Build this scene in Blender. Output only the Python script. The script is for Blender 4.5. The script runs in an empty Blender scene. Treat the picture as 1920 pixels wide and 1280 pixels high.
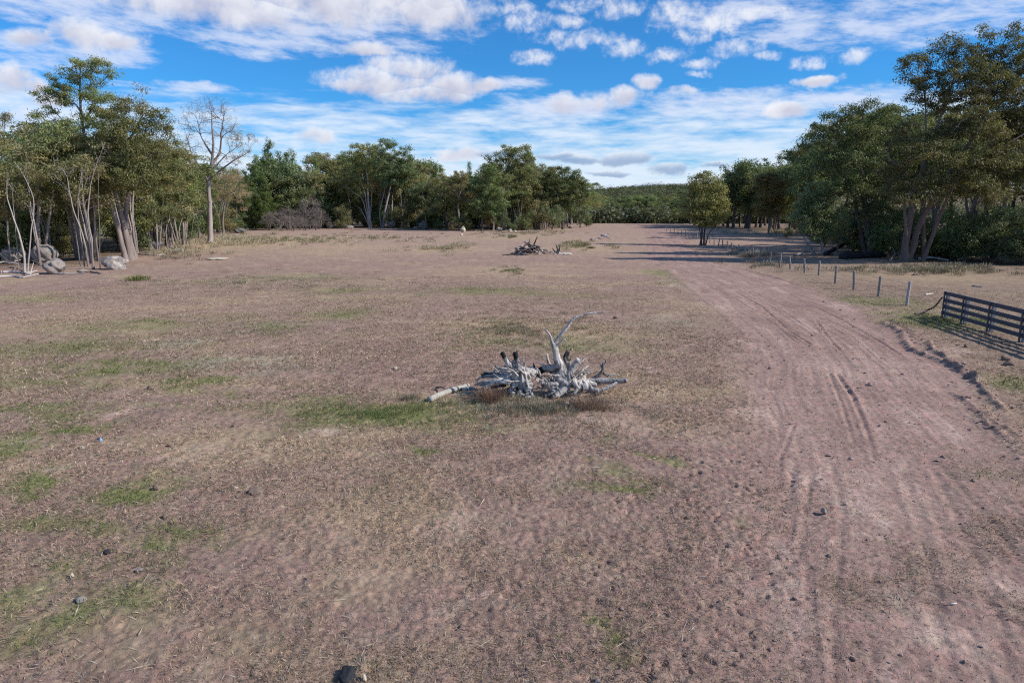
import bpy, bmesh, math, random
import numpy as np
from mathutils import Vector, Matrix

SC = bpy.context.scene
COL = SC.collection
PI = math.pi
rng = np.random.default_rng(7)

# ------------------------------------------------------------------ camera
F = 1297.0                 # focal length in photo pixels
CAMZ = 4.9
PITCH = math.radians(10.8)
cp, sp = math.cos(PITCH), math.sin(PITCH)

def ray(px, py):
    a = (px - 960.0) / F; b = (640.0 - py) / F
    return np.array([a, cp + b * sp, -sp + b * cp])

# ------------------------------------------------------------------ noise
def _hash(ix, iy, seed):
    h = (ix.astype(np.int64) * 374761393 + iy.astype(np.int64) * 668265263 + seed * 974634777) & 0xFFFFFFFF
    h = ((h ^ (h >> 13)) * 1274126177) & 0xFFFFFFFF
    h = (h ^ (h >> 16)) & 0xFFFFFFFF
    return h.astype(np.float64) / 4294967295.0

def perlin(x, y, seed=0):
    x = np.asarray(x, float); y = np.asarray(y, float)
    x0 = np.floor(x); y0 = np.floor(y); fx = x - x0; fy = y - y0
    def g(ix, iy, dx, dy):
        a = _hash(ix, iy, seed) * 2 * PI
        return np.cos(a) * dx + np.sin(a) * dy
    u = fx * fx * fx * (fx * (fx * 6 - 15) + 10); v = fy * fy * fy * (fy * (fy * 6 - 15) + 10)
    n00 = g(x0, y0, fx, fy); n10 = g(x0 + 1, y0, fx - 1, fy)
    n01 = g(x0, y0 + 1, fx, fy - 1); n11 = g(x0 + 1, y0 + 1, fx - 1, fy - 1)
    return (n00 * (1 - u) + n10 * u) * (1 - v) + (n01 * (1 - u) + n11 * u) * v * 1.0

def fbm(x, y, seed=0, octv=4, gain=0.5):
    s = 0; a = 1.0; f = 1.0
    for o in range(octv):
        s = s + a * perlin(x * f + 17.3 * o, y * f - 9.1 * o, seed + o * 13)
        a *= gain; f *= 2.03
    return s

def sstep(a, b, x):
    t = np.clip((x - a) / (b - a), 0, 1)
    return t * t * (3 - 2 * t)

# ------------------------------------------------------------------ terrain
def H(x, y):
    x = np.asarray(x, float); y = np.asarray(y, float)
    r = np.hypot(x, y)
    z = 0.10 * perlin(x / 23, y / 23, 3) * sstep(6, 30, r)
    z = z + 0.35 * perlin(x / 90, y / 90, 5) * sstep(40, 140, r)
    z = z - 2.2 * sstep(245, 300, y)
    hill = 20 + 5 * perlin(x / 260, y / 900, 8) + 10 * sstep(40, 200, x)
    z = z + hill * sstep(380, 900, y) + 0.6 * sstep(1500, 3000, r)
    return z

def G(px, py):
    d = ray(px, py); z = 0.0
    for _ in range(4):
        t = (z - CAMZ) / d[2]
        x, y = d[0] * t, d[1] * t
        z = float(H(x, y))
    return float(x), float(y), z

def atY(px, py, Y):
    d = ray(px, py); t = Y / d[1]
    return d[0] * t, CAMZ + d[2] * t

def col_interp(pts):
    w = sorted([(G(a, b)[1], G(a, b)[0]) for a, b in pts])
    return np.array([q[0] for q in w]), np.array([q[1] for q in w])

ROAD_L = col_interp([(1203, 424), (1212, 440), (1214, 470), (1214, 492), (1250, 507), (1310, 555), (1362, 592), (1402, 632),
                     (1413, 680), (1404, 730), (1420, 790), (1425, 860), (1420, 950), (1400, 1060), (1370, 1280)])
ROAD_R = col_interp([(1238, 424), (1262, 436), (1290, 450), (1312, 478), (1400, 506), (1480, 530), (1600, 575), (1690, 622),
                     (1745, 655), (1822, 706), (1826, 735), (1856, 800), (1925, 880), (2060, 1000), (2300, 1280)])

def road_lr(y):
    return np.interp(y, *ROAD_L), np.interp(y, *ROAD_R)

def road_sd(x, y):
    """signed distance-like value, positive inside the track (metres)"""
    l, r = road_lr(y)
    w = 0.35 * perlin(x / 1.3, y / 1.3, 41) + 0.9 * perlin(x / 5, y / 5, 42) * sstep(8, 16, y) * 0.6
    soft = np.minimum(x - l, r - x) + w
    return np.where((y > 1.0) & (y < 262), soft, -9.0)

def poly_dist(x, y, pts, halo):
    """distance to polyline and side; pts in world XY"""
    d = np.full(x.shape, 99.0); side = np.zeros(x.shape)
    P = np.array(pts)
    m = (x > P[:, 0].min() - halo) & (x < P[:, 0].max() + halo) & (y > P[:, 1].min() - halo) & (y < P[:, 1].max() + halo)
    if not m.any():
        return d, side
    xs, ys = x[m], y[m]; dd = np.full(xs.shape, 99.0); ss = np.zeros(xs.shape)
    for a, b in zip(P[:-1], P[1:]):
        v = b - a; L = v @ v + 1e-9
        t = np.clip(((xs - a[0]) * v[0] + (ys - a[1]) * v[1]) / L, 0, 1)
        ex = xs - a[0] - t * v[0]; ey = ys - a[1] - t * v[1]
        q = np.hypot(ex, ey); s = v[0] * ey - v[1] * ex
        k = q < dd
        dd = np.where(k, q, dd); ss = np.where(k, np.sign(s), ss)
    d[m] = dd; side[m] = ss
    return d, side

def W(*pp):
    return [G(a, b)[:2] for a, b in pp]

RIDGES = [  # (points, height, half width)
    (W((1660, 605), (1690, 622), (1697, 640), (1712, 655), (1745, 668), (1780, 682), (1815, 700), (1833, 712)), .26, .26),
    (W((1742, 640), (1748, 655), (1772, 668), (1800, 690), (1830, 712), (1858, 745), (1880, 768)), .22, .2),
    (W((1786, 735), (1812, 748), (1835, 775), (1858, 800), (1900, 830)), .12, .16),
    (W((1840, 770), (1875, 795), (1915, 820)), .10, .15),
    (W((1672, 600), (1700, 615), (1716, 632)), .12, .12),
    (W((1480, 528), (1530, 545), (1580, 560)), .10, .16),
    (W((1580, 555), (1625, 572), (1680, 596)), .08, .12),
    (W((1405, 508), (1440, 516), (1475, 526)), .16, .25),
    (W((1285, 462), (1306, 470), (1312, 480)), .45, .5),
    (W((1250, 432), (1275, 441), (1300, 452)), .25, .4),
    (W((1250, 505), (1300, 545), (1350, 585), (1395, 625)), .05, .25),
    (W((1400, 690), (1405, 720), (1400, 760)), .04, .15),
    (W((1862, 1128), (1905, 1160), (1960, 1200)), .05, .05),
]
RUTS = [  # (points, depth, half width)
    (W((1300, 520), (1380, 560), (1450, 605), (1490, 640)), .05, .08),
    (W((1350, 530), (1430, 575), (1480, 620), (1520, 645)), .07, .09),
    (W((1380, 525), (1450, 570), (1530, 625)), .05, .08),
    (W((1450, 545), (1540, 590), (1610, 640), (1665, 690)), .04, .08),
    (W((1480, 550), (1580, 600), (1650, 640), (1690, 665)), .06, .09),
    (W((1570, 700), (1600, 745), (1620, 790), (1640, 860)), .06, .10),
    (W((1555, 700), (1580, 760), (1600, 830)), .04, .08),
    (W((1490, 790), (1475, 830), (1460, 860)), .04, .08),
    (W((1520, 880), (1512, 940), (1500, 1020), (1520, 1110), (1540, 1280)), .04, .09),
    (W((1560, 870), (1580, 960), (1570, 1060), (1560, 1160), (1565, 1280)), .05, .12),
    (W((1690, 880), (1720, 960), (1745, 1060), (1760, 1180), (1790, 1290)), .06, .16),
    (W((1740, 860), (1790, 950), (1840, 1060), (1880, 1200), (1900, 1290)), .04, .14),
    (W((1240, 900), (1330, 880), (1400, 855)), .03, .10),
    (W((1235, 960), (1340, 925), (1430, 890)), .04, .12),
    (W((1340, 1080), (1420, 1010), (1480, 930), (1490, 860)), .05, .14),
    (W((1330, 1200), (1420, 1110), (1490, 1040), (1530, 960)), .04, .14),
    (W((1530, 600), (1560, 640), (1575, 655)), .09, .07),
    (W((1760, 870), (1810, 920), (1870, 990), (1925, 1060)), .06, .12),
]

def detail(x, y):
    """small relief of the ground: clods, ruts, pushed-up ridges"""
    r = np.hypot(x, y)
    sd = road_sd(x, y); rd = sstep(-.3, .5, sd)
    rough = fbm(x / .42, y / .42, 61, 3, .6)
    z = .028 * rough * (1 - .55 * rd)
    near = 1 - sstep(22, 40, r)
    cl_ = perlin(x / .13, y / .13, 67) + .6 * perlin(x / .065, y / .065, 69) * sstep(20, 10, r)
    z = z + .026 * cl_ * near * (1 - .45 * rd)
    z = z + .035 * perlin(x / 1.7, y / 1.7, 68)
    # hoof and tread pocks, denser in the churned strip beside the track
    churn = np.exp(-((x - np.interp(y, ROAD_L[0], ROAD_L[1]) + .9) / 2.0) ** 2) * sstep(22, 12, y) * near
    churn = churn * .9 + .22 * near * sstep(20, 8, y)
    pits = sstep(.20, .50, perlin(x / .17 + .8 * perlin(x / .3, y / .3, 73), y / .13, 71) + .35 * perlin(x / .07, y / .07, 72))
    z = z - .056 * pits * np.clip(.55 + 1.6 * perlin(x / .8, y / .8, 74), .1, 1.3) * np.clip(churn, 0, 1.0)
    # streaks along the track
    l, rr = road_lr(y); u = (x - l)
    st = perlin(u / .28, y / 5.0, 75) + .6 * perlin(u / .13, y / 3.2, 76)
    z = z + (.007 + .011 * sstep(12, 20, y)) * (st + .8 * perlin(u / .07, y / 2.0, 78)) * rd - .03 * rd
    for pts, h, w in RIDGES:
        w = max(.07, w * .5); d, s = poly_dist(x + .12 * perlin(x / .4, y / .4, 77), y + .12 * perlin(x / .4, y / .4, 78), pts, w * 5)
        prof = np.exp(-(d / w) ** 2) * np.clip(.9 + 1.1 * perlin(x / .35, y / .35, 79), .25, 2)
        z = z + .40 * h * prof
        z = z + .15 * h * np.exp(-(d / (w * 1.3)) ** 2) * perlin(x / .11, y / .11, 80)
    for pts, h, w in RUTS:
        d, s = poly_dist(x, y, pts, w * 6)
        h = h * (.28 + .46 * sstep(13, 18, y)); w = w * .5; z = z - h * np.exp(-(d / w) ** 2) * (.7 + .9 * perlin(x / .35, y / .35, 83))
        z = z + .55 * h * np.exp(-((d - 2.1 * w) / w) ** 2) * (.8 + .9 * perlin(x / .25, y / .25, 84))
    return z

def HD(x, y):
    return H(x, y) + detail(np.atleast_1d(np.asarray(x, float)), np.atleast_1d(np.asarray(y, float)))

GREENS = [  # soft green patches of the photograph: px, py, rx, ry, strength
    (700, 775, 150, 28, .8), (640, 760, 60, 16, .5), (785, 800, 60, 16, .4), (280, 905, 55, 26, 1.), (60, 905, 60, 22, .7), (30, 830, 60, 22, .9),
    (230, 690, 140, 20, .6), (120, 650, 160, 22, .45), (60, 770, 110, 16, .6), (160, 800, 90, 12, .6), (370, 715, 60, 12, .6),
    (120, 1000, 90, 30, .55), (230, 1040, 80, 30, .6), (330, 1010, 110, 30, .5), (60, 1120, 80, 50, .5), (200, 1130, 100, 40, .4),
    (1110, 910, 40, 16, .9), (1250, 852, 28, 10, .8), (790, 858, 36, 10, .8), (1150, 880, 40, 12, .5), (1165, 820, 30, 10, .5),
    (1340, 960, 18, 9, .8), (1140, 1170, 30, 12, .6), (750, 920, 40, 14, .4), (1640, 565, 90, 10, .6), (1760, 600, 130, 14, .7),
    (1880, 720, 60, 20, .5), (1890, 900, 80, 40, .4), (640, 590, 60, 8, .6), (250, 610, 130, 12, .5), (520, 610, 60, 8, .5),
    (450, 740, 60, 8, .4), (560, 520, 120, 7, .4), (1290, 530, 40, 10, .7), (1240, 512, 28, 6, .8), (1100, 650, 90, 14, .45),
    (950, 640, 80, 14, .35), (60, 560, 100, 8, .35), (900, 545, 130, 8, .4), (640, 545, 90, 6, .4), (80, 720, 160, 12, .45), (300, 760, 80, 10, .5), (480, 770, 70, 12, .3)]
GREYG = [(420, 675, 80, 12, .8), (520, 690, 60, 10, .7), (350, 640, 40, 9, .6), (480, 672, 60, 10, .6), (520, 608, 40, 6, .4), (1250, 605, 60, 9, .4)]
PALES = [(1285, 538, 22, 14, .6), (1335, 575, 26, 9, .5), (1398, 645, 14, 22, .45), (1408, 720, 14, 24, .4), (905, 1140, 45, 18, .9), (110, 870, 50, 12, .8), (280, 762, 28, 6, .7), (360, 855, 60, 10, .5), (610, 810, 40, 10, .7), (1160, 790, 60, 16, .5), (40, 835, 40, 10, .6),
         (800, 690, 40, 6, .3), (1480, 900, 40, 20, .6), (1590, 960, 60, 40, .75), (1620, 900, 90, 60, .35), (1780, 1200, 40, 60, .6), (1850, 1080, 60, 50, .5), (1560, 690, 90, 18, .35),
         (1800, 657, 26, 5, .8), (1440, 780, 40, 40, .4), (1670, 690, 80, 30, .35), (1215, 690, 20, 6, .6), (1450, 1080, 40, 16, .4), (1480, 1160, 50, 20, .35)]
TANS = [(460, 455, 150, 14, 1.), (640, 465, 160, 12, .5), (830, 468, 90, 8, .8), (930, 510, 160, 14, .5), (1090, 465, 80, 8, .7), (950, 615, 120, 24, .6), (1080, 630, 70, 20, .6),
        (180, 600, 260, 40, .35), (560, 560, 200, 16, .3), (960, 445, 160, 6, .6), (1540, 432, 160, 5, .8), (1750, 520, 160, 10, .5), (650, 1000, 120, 40, .25), (1280, 800, 120, 30, .3), (1120, 1050, 50, 16, .5), (700, 940, 120, 30, .3)]

def patches(x, y, lst, seed):
    m = np.zeros(x.shape)
    wx = x + 1.1 * perlin(x / 2.1, y / 2.1, seed) + .45 * perlin(x / .5, y / .5, seed + 1)
    wy = y + 1.5 * perlin(x / 2.1, y / 2.1, seed + 2) + .6 * perlin(x / .5, y / .5, seed + 3)
    for px, py, rx, ry, s in lst:
        cx, cy, _ = G(px, py)
        ax = abs(G(px + rx, py)[0] - cx); ay = abs(G(px, py - ry)[1] - G(px, py + ry)[1]) / 2
        d = ((wx - cx) / ax) ** 2 + ((wy - cy) / ay) ** 2
        k = d < 4
        m[k] = np.maximum(m[k], s * np.exp(-d[k] * 1.1))
    return m

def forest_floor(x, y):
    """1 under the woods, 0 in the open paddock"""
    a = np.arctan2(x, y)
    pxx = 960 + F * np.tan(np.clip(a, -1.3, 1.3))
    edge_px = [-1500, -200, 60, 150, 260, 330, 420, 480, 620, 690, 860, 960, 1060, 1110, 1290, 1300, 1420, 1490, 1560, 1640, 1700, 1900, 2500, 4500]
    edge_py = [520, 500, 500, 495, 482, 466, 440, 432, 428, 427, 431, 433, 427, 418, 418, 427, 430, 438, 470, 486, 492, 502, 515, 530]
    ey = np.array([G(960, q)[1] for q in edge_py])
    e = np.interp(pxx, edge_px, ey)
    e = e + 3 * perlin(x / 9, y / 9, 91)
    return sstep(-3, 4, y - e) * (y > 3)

def lin(c):
    c = np.array(c, float) / 255.0
    return np.where(c <= .04045, c / 12.92, ((c + .055) / 1.055) ** 2.4)

def ground_colour(x, y):
    r = np.hypot(x, y)
    base = np.array([.262, .190, .152]) * np.ones(x.shape + (1,))
    def mixin(m, c):
        nonlocal base
        m = np.clip(m, 0, 1)[..., None]
        base = base * (1 - m) + np.array(c) * m
    n1 = fbm(x / 6.5, y / 4.0, 101, 4); n2 = fbm(x / 1.6, y / 1.2, 103, 4); n3 = fbm(x / 16, y / 9, 105, 3)
    mixin(.75 * sstep(.05, .5, n1), (.318, .252, .165))                 # straw-coloured dry grass
    mixin(.6 * sstep(.1, .55, -n1 + .3 * n2), (.242, .165, .142))       # reddish bare soil
    mixin(.45 * sstep(.15, .6, n2), (.40, .315, .25))
    mixin(.5 * sstep(.2, .6, -n2), (.20, .145, .125))
    g0 = sstep(.12, .55, n3 + .5 * n2) * sstep(70, 30, r) * .55
    mixin(g0 * (1 - sstep(2, 12, x)) , (.195, .185, .085))
    mixin(sstep(18, 9, r) * .30, (.215, .160, .140))
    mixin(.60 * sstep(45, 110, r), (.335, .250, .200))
    lr_ = road_lr(y); mixin(.55 * sstep(0, 2, x - lr_[1]) * sstep(10, 16, y) * (1 - sstep(60, 90, y)), (.205, .165, .115))
    mixin(.85 * patches(x, y, TANS, 111), (.375, .300, .185))
    gm = patches(x, y, GREENS, 121); gb = np.clip(gm * (1.35 + 1.2 * n2 + .8 * perlin(x / .22, y / .22, 125)), 0, 1)
    mixin(.80 * gb, (.160, .180, .070))
    mixin(.75 * patches(x, y, GREYG, 131) * (1 + n2), (.30, .33, .235))
    rd = sstep(-.25, .45, road_sd(x, y))
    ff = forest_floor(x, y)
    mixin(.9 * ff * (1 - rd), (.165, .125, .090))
    rs = sstep(-2.0, 1.2, road_sd(x, y)) * sstep(19, 12, y) + rd * (1 - sstep(19, 12, y)); mixin(.92 * rs, None if False else (.286, .202, .172))
    vg = sstep(.0, .45, fbm(x / 2.6, y / 1.9, 171, 3) + .25 * sstep(2.6, 4.2, x - road_lr(y)[0])) * sstep(15, 10, y) * rd; mixin(.8 * vg, (.205, .160, .118)); gb = np.maximum(gb, 0)
    l, rr = road_lr(y); u = x - l
    st = perlin(u / .5, y / 6.5, 141) + .5 * perlin(u / .2, y / 3.5, 142) + .5 * fbm(x / 2.3, y / 2.3, 143, 3)
    mixin(.55 * rd * sstep(.1, .7, st), (.43, .325, .285))
    mixin(.65 * rd * sstep(.1, .6, -st), (.195, .138, .120))
    fg = rd * sstep(15, 8, y)
    mixin(.35 * fg, (.27, .195, .170))
    mixin(.8 * patches(x, y, PALES, 151) * (.9 + .8 * n2), (.50, .395, .33))
    for pts, h, w in RIDGES:
        d, s = poly_dist(x, y, pts, w * 5)
        mixin(.5 * np.exp(-(d / (w * 1.2)) ** 2), (.225, .165, .14))
    b = 1 + .24 * perlin(x / .13, y / .13, 161) * (1 - sstep(20, 45, r)) + .14 * perlin(x / .45, y / .45, 163)
    return np.clip(base * np.array([1.19, 1.10, 1.08]) * b[..., None], .02, .9), gb, rd, ff

# ------------------------------------------------------------------ mesh helpers
def new_mesh(name, V, faces_flat, nper, mat=None, col=None, smooth=False, attr='Col'):
    """V (n,3); faces_flat int array of loops; nper loops per face (int)"""
    me = bpy.data.meshes.new(name)
    V = np.ascontiguousarray(V, dtype=np.float32); fl = np.ascontiguousarray(faces_flat, dtype=np.int32).ravel()
    nf = len(fl) // nper
    me.vertices.add(len(V)); me.vertices.foreach_set('co', V.ravel())
    me.loops.add(len(fl)); me.loops.foreach_set('vertex_index', fl)
    me.polygons.add(nf)
    me.polygons.foreach_set('loop_start', np.arange(0, nf * nper, nper, dtype=np.int32))
    me.polygons.foreach_set('loop_total', np.full(nf, nper, dtype=np.int32))
    me.polygons.foreach_set('use_smooth', np.full(nf, smooth, dtype=bool))
    me.update(calc_edges=True)
    if col is not None:
        a = me.color_attributes.new(attr, 'FLOAT_COLOR', 'POINT')
        c = np.ones((len(V), 4), np.float32); c[:, :3] = col
        a.data.foreach_set('color', c.ravel())
    if mat: me.materials.append(mat)
    return me

def link(name, me, parent=None, loc=None):
    o = bpy.data.objects.new(name, me); COL.objects.link(o)
    if parent: o.parent = parent
    if loc is not None: o.location = loc
    return o

def tag(o, label=None, cat=None, group=None, kind=None):
    if label: o['label'] = label
    if cat: o['category'] = cat
    if group: o['group'] = group
    if kind: o['kind'] = kind
    return o

def empty(name, loc, label, cat, group=None, rz=0):
    o = bpy.data.objects.new(name, None); COL.objects.link(o)
    o.location = loc; o.rotation_euler = (0, 0, rz); o.empty_display_size = .3
    return tag(o, label, cat, group)

# ------------------------------------------------------------------ materials
def mat_new(name):
    m = bpy.data.materials.new(name); m.use_nodes = True
    nt = m.node_tree; nt.nodes.clear()
    out = nt.nodes.new('ShaderNodeOutputMaterial')
    return m, nt, out

def node(nt, typ, **kw):
    n = nt.nodes.new(typ)
    for k, v in kw.items():
        if k.startswith('_'): setattr(n, k[1:], v)
        else: n.inputs[k].default_value = v
    return n

def mathn(nt, op, a, b=None, c=None, clamp=False):
    n = nt.nodes.new('ShaderNodeMath'); n.operation = op; n.use_clamp = clamp
    for i, v in enumerate((a, b, c)):
        if v is None: continue
        if isinstance(v, (int, float)): n.inputs[i].default_value = v
        else: nt.links.new(v, n.inputs[i])
    return n.outputs[0]

def mixc(nt, fac, a, b, mode='MIX'):
    n = nt.nodes.new('ShaderNodeMix'); n.data_type = 'RGBA'; n.blend_type = mode
    for s, v in ((n.inputs[0], fac), (n.inputs[6], a), (n.inputs[7], b)):
        if isinstance(v, (int, float)): s.default_value = v
        elif isinstance(v, tuple): s.default_value = v if len(v) == 4 else v + (1,)
        else: nt.links.new(v, s)
    return n.outputs[2]

def ground_material():
    m, nt, out = mat_new('soil_and_dry_grass'); L = nt.links.new
    at = node(nt, 'ShaderNodeAttribute', _attribute_name='Col')
    tc = node(nt, 'ShaderNodeTexCoord')
    n1 = node(nt, 'ShaderNodeTexNoise', Scale=9.0, Detail=8.0, Roughness=.72); L(tc.outputs['Object'], n1.inputs['Vector'])
    n2 = node(nt, 'ShaderNodeTexNoise', Scale=60.0, Detail=5.0, Roughness=.7); L(tc.outputs['Object'], n2.inputs['Vector'])
    n3 = node(nt, 'ShaderNodeTexNoise', Scale=1.3, Detail=6.0, Roughness=.65); L(tc.outputs['Object'], n3.inputs['Vector'])
    v = mathn(nt, 'MULTIPLY_ADD', n1.outputs[0], 1.5, .25)
    v = mathn(nt, 'MULTIPLY', v, mathn(nt, 'MULTIPLY_ADD', n2.outputs[0], 1.1, .45))
    v = mathn(nt, 'MULTIPLY', v, mathn(nt, 'MULTIPLY_ADD', n3.outputs[0], .7, .65))
    c = mixc(nt, 1.0, at.outputs['Color'], v, 'MULTIPLY')
    hs = node(nt, 'ShaderNodeTexNoise', Scale=3.1, Detail=6.0, Roughness=.7); L(tc.outputs['Object'], hs.inputs['Vector'])
    cr = node(nt, 'ShaderNodeValToRGB'); L(hs.outputs[0], cr.inputs[0])
    cr.color_ramp.elements[0].position = .35; cr.color_ramp.elements[0].color = (1.06, .95, .93, 1)
    cr.color_ramp.elements[1].position = .66; cr.color_ramp.elements[1].color = (.97, 1.04, .97, 1)
    c = mixc(nt, 1.0, c, cr.outputs[0], 'MULTIPLY')
    # bright straw flecks
    vo = node(nt, 'ShaderNodeTexVoronoi', Scale=26.0, Randomness=1.0); vo.feature = 'F1'; L(tc.outputs['Object'], vo.inputs['Vector'])
    fl = mathn(nt, 'LESS_THAN', vo.outputs['Distance'], .17)
    fl = mathn(nt, 'MULTIPLY', fl, mathn(nt, 'GREATER_THAN', n1.outputs[0], .53))
    c = mixc(nt, mathn(nt, 'MULTIPLY', fl, .6), c, (.50, .42, .33))
    b = node(nt, 'ShaderNodeBsdfPrincipled', Roughness=.95); b.inputs['Specular IOR Level'].default_value = .15
    L(c, b.inputs['Base Color'])
    bp = node(nt, 'ShaderNodeBump', Strength=.75, Distance=.035)
    h = mathn(nt, 'ADD', mathn(nt, 'MULTIPLY', n1.outputs[0], 1.0), mathn(nt, 'MULTIPLY', n2.outputs[0], .45))
    L(h, bp.inputs['Height']); L(bp.outputs[0], b.inputs['Normal'])
    L(b.outputs[0], out.inputs[0])
    return m

def leaf_material(name, transl=.34, objvar=.25, rough=.55):
    m, nt, out = mat_new(name); L = nt.links.new
    at = node(nt, 'ShaderNodeAttribute', _attribute_name='Col')
    oi = node(nt, 'ShaderNodeObjectInfo')
    v = mathn(nt, 'MULTIPLY_ADD', oi.outputs['Random'], objvar * 2, 1 - objvar)
    c = mixc(nt, 1.0, at.outputs['Color'], v, 'MULTIPLY')
    r2 = mathn(nt, 'FRACT', mathn(nt, 'MULTIPLY', oi.outputs['Random'], 7.31))
    t = node(nt, 'ShaderNodeValToRGB'); L(r2, t.inputs[0])
    t.color_ramp.elements[0].color = (1.07, .99, .92, 1); t.color_ramp.elements[1].color = (.88, 1.03, 1.02, 1)
    c = mixc(nt, 1.0, c, t.outputs[0], 'MULTIPLY')
    b = node(nt, 'ShaderNodeBsdfPrincipled', Roughness=rough); b.inputs['Specular IOR Level'].default_value = .3
    L(c, b.inputs['Base Color'])
    tr = node(nt, 'ShaderNodeBsdfTranslucent'); L(mixc(nt, 1.0, c, (1.1, 1.15, .6, 1), 'MULTIPLY'), tr.inputs[0])
    mx = node(nt, 'ShaderNodeMixShader', Fac=transl); L(b.outputs[0], mx.inputs[1]); L(tr.outputs[0], mx.inputs[2])
    L(mx.outputs[0], out.inputs[0])
    return m

def attr_material(name, rough=.85, noise=0.0, nscale=4.0, bump=0.0, stretch=None, spec=.2):
    m, nt, out = mat_new(name); L = nt.links.new
    at = node(nt, 'ShaderNodeAttribute', _attribute_name='Col')
    c = at.outputs['Color']
    b = node(nt, 'ShaderNodeBsdfPrincipled', Roughness=rough); b.inputs['Specular IOR Level'].default_value = spec
    if noise:
        tc = node(nt, 'ShaderNodeTexCoord'); vec = tc.outputs['Object']
        if stretch:
            mp = node(nt, 'ShaderNodeMapping'); mp.inputs['Scale'].default_value = stretch; L(vec, mp.inputs[0]); vec = mp.outputs[0]
        n = node(nt, 'ShaderNodeTexNoise', Scale=nscale, Detail=7.0, Roughness=.68); L(vec, n.inputs['Vector'])
        v = mathn(nt, 'MULTIPLY_ADD', n.outputs[0], noise * 2, 1 - noise)
        c = mixc(nt, 1.0, c, v, 'MULTIPLY')
        if bump:
            bp = node(nt, 'ShaderNodeBump', Strength=bump, Distance=.04); L(n.outputs[0], bp.inputs['Height']); L(bp.outputs[0], b.inputs['Normal'])
    L(c, b.inputs['Base Color']); L(b.outputs[0], out.inputs[0])
    return m

def plain_material(name, rgb, rough=.8, noise=.35, nscale=6.0, stretch=(1, 1, 1), bump=.3, rgb2=None, metallic=0):
    m, nt, out = mat_new(name); L = nt.links.new
    tc = node(nt, 'ShaderNodeTexCoord'); mp = node(nt, 'ShaderNodeMapping'); mp.inputs['Scale'].default_value = stretch
    L(tc.outputs['Object'], mp.inputs[0])
    n = node(nt, 'ShaderNodeTexNoise', Scale=nscale, Detail=8.0, Roughness=.68); L(mp.outputs[0], n.inputs['Vector'])
    v = mathn(nt, 'MULTIPLY_ADD', n.outputs[0], noise * 2, 1 - noise)
    base = rgb + (1,)
    if rgb2:
        cr = node(nt, 'ShaderNodeValToRGB'); L(n.outputs[0], cr.inputs[0])
        cr.color_ramp.elements[0].position = .42; cr.color_ramp.elements[0].color = rgb + (1,)
        cr.color_ramp.elements[1].position = .58; cr.color_ramp.elements[1].color = rgb2 + (1,)
        c = mixc(nt, 1.0, cr.outputs[0], v, 'MULTIPLY')
    else:
        c = mixc(nt, 1.0, base, v, 'MULTIPLY')
    b = node(nt, 'ShaderNodeBsdfPrincipled', Roughness=rough, Metallic=metallic); b.inputs['Specular IOR Level'].default_value = .25
    bp = node(nt, 'ShaderNodeBump', Strength=bump, Distance=.03); L(n.outputs[0], bp.inputs['Height']); L(bp.outputs[0], b.inputs['Normal'])
    L(c, b.inputs['Base Color']); L(b.outputs[0], out.inputs[0])
    return m

M_GROUND = ground_material()
M_LEAF = leaf_material('gum_leaves')
M_DRY = leaf_material('dry_grass_blades', .15, .0, .8)
M_TWIG = attr_material('bare_twigs', .9)
M_BARK = attr_material('gum_bark', .9, .45, 3.0, .6, (2.2, 2.2, .45))
M_WOOD = attr_material('weathered_wood', .85, .38, 9.0, .8)
M_ROCK = plain_material('granite_boulder', (.33, .265, .23), .9, .45, 1.8, (1, 1, 1), .7, (.17, .165, .15))
M_STONE = plain_material('pale_stone', (.52, .44, .34), .9, .3, 7, (1, 1, 1), .5)

# ------------------------------------------------------------------ tubes
def tube(pts, rad, sides, wob=0.0, seed=0, cap=True):
    """returns V, quads for a tapered tube along pts"""
    P = np.asarray(pts, float); n = len(P); rad = np.asarray(rad, float)
    T = np.gradient(P, axis=0); T /= np.linalg.norm(T, axis=1)[:, None] + 1e-9
    a = np.array([0, 0, 1.0]) if abs(T[0][2]) < .9 else np.array([1.0, 0, 0])
    u = np.cross(T[0], a); u /= np.linalg.norm(u)
    U = [u]
    for i in range(1, n):
        u = U[-1] - T[i] * (U[-1] @ T[i]); u /= np.linalg.norm(u) + 1e-9; U.append(u)
    U = np.array(U); Vv = np.cross(T, U)
    th = np.linspace(0, 2 * PI, sides, endpoint=False)
    rr = rad[:, None] * np.ones(sides)
    if wob:
        rr = rr * (1 + wob * perlin(np.arange(n)[:, None] * min(.55, 5.0 / n) + seed, np.cos(th)[None, :] * 1.3 + 5 + np.sin(th)[None, :] * .7, seed + 3) * 2)
    V = P[:, None, :] + (np.cos(th)[None, :, None] * U[:, None, :] + np.sin(th)[None, :, None] * Vv[:, None, :]) * rr[:, :, None]
    V = V.reshape(-1, 3)
    i = np.arange(n - 1)[:, None] * sides; j = np.arange(sides)[None, :]; k = (j + 1) % sides
    Q = np.stack([i + j, i + k, i + sides + k, i + sides + j], -1).reshape(-1, 4)
    if cap:
        V = np.vstack([V, P[:1] - T[:1] * rad[0] * .3, P[-1:] + T[-1:] * rad[-1] * .5]); c0 = n * sides; c1 = c0 + 1
        q = []
        for jj in range(0, sides, 2):
            a_, b_, c_ = jj, (jj + 1) % sides, (jj + 2) % sides
            q.append([c0, c_, b_, a_]); o = (n - 1) * sides
            q.append([c1, o + a_, o + b_, o + c_])
        if sides % 2 == 0: Q = np.vstack([Q, np.array(q)])
    return V, Q

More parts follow.
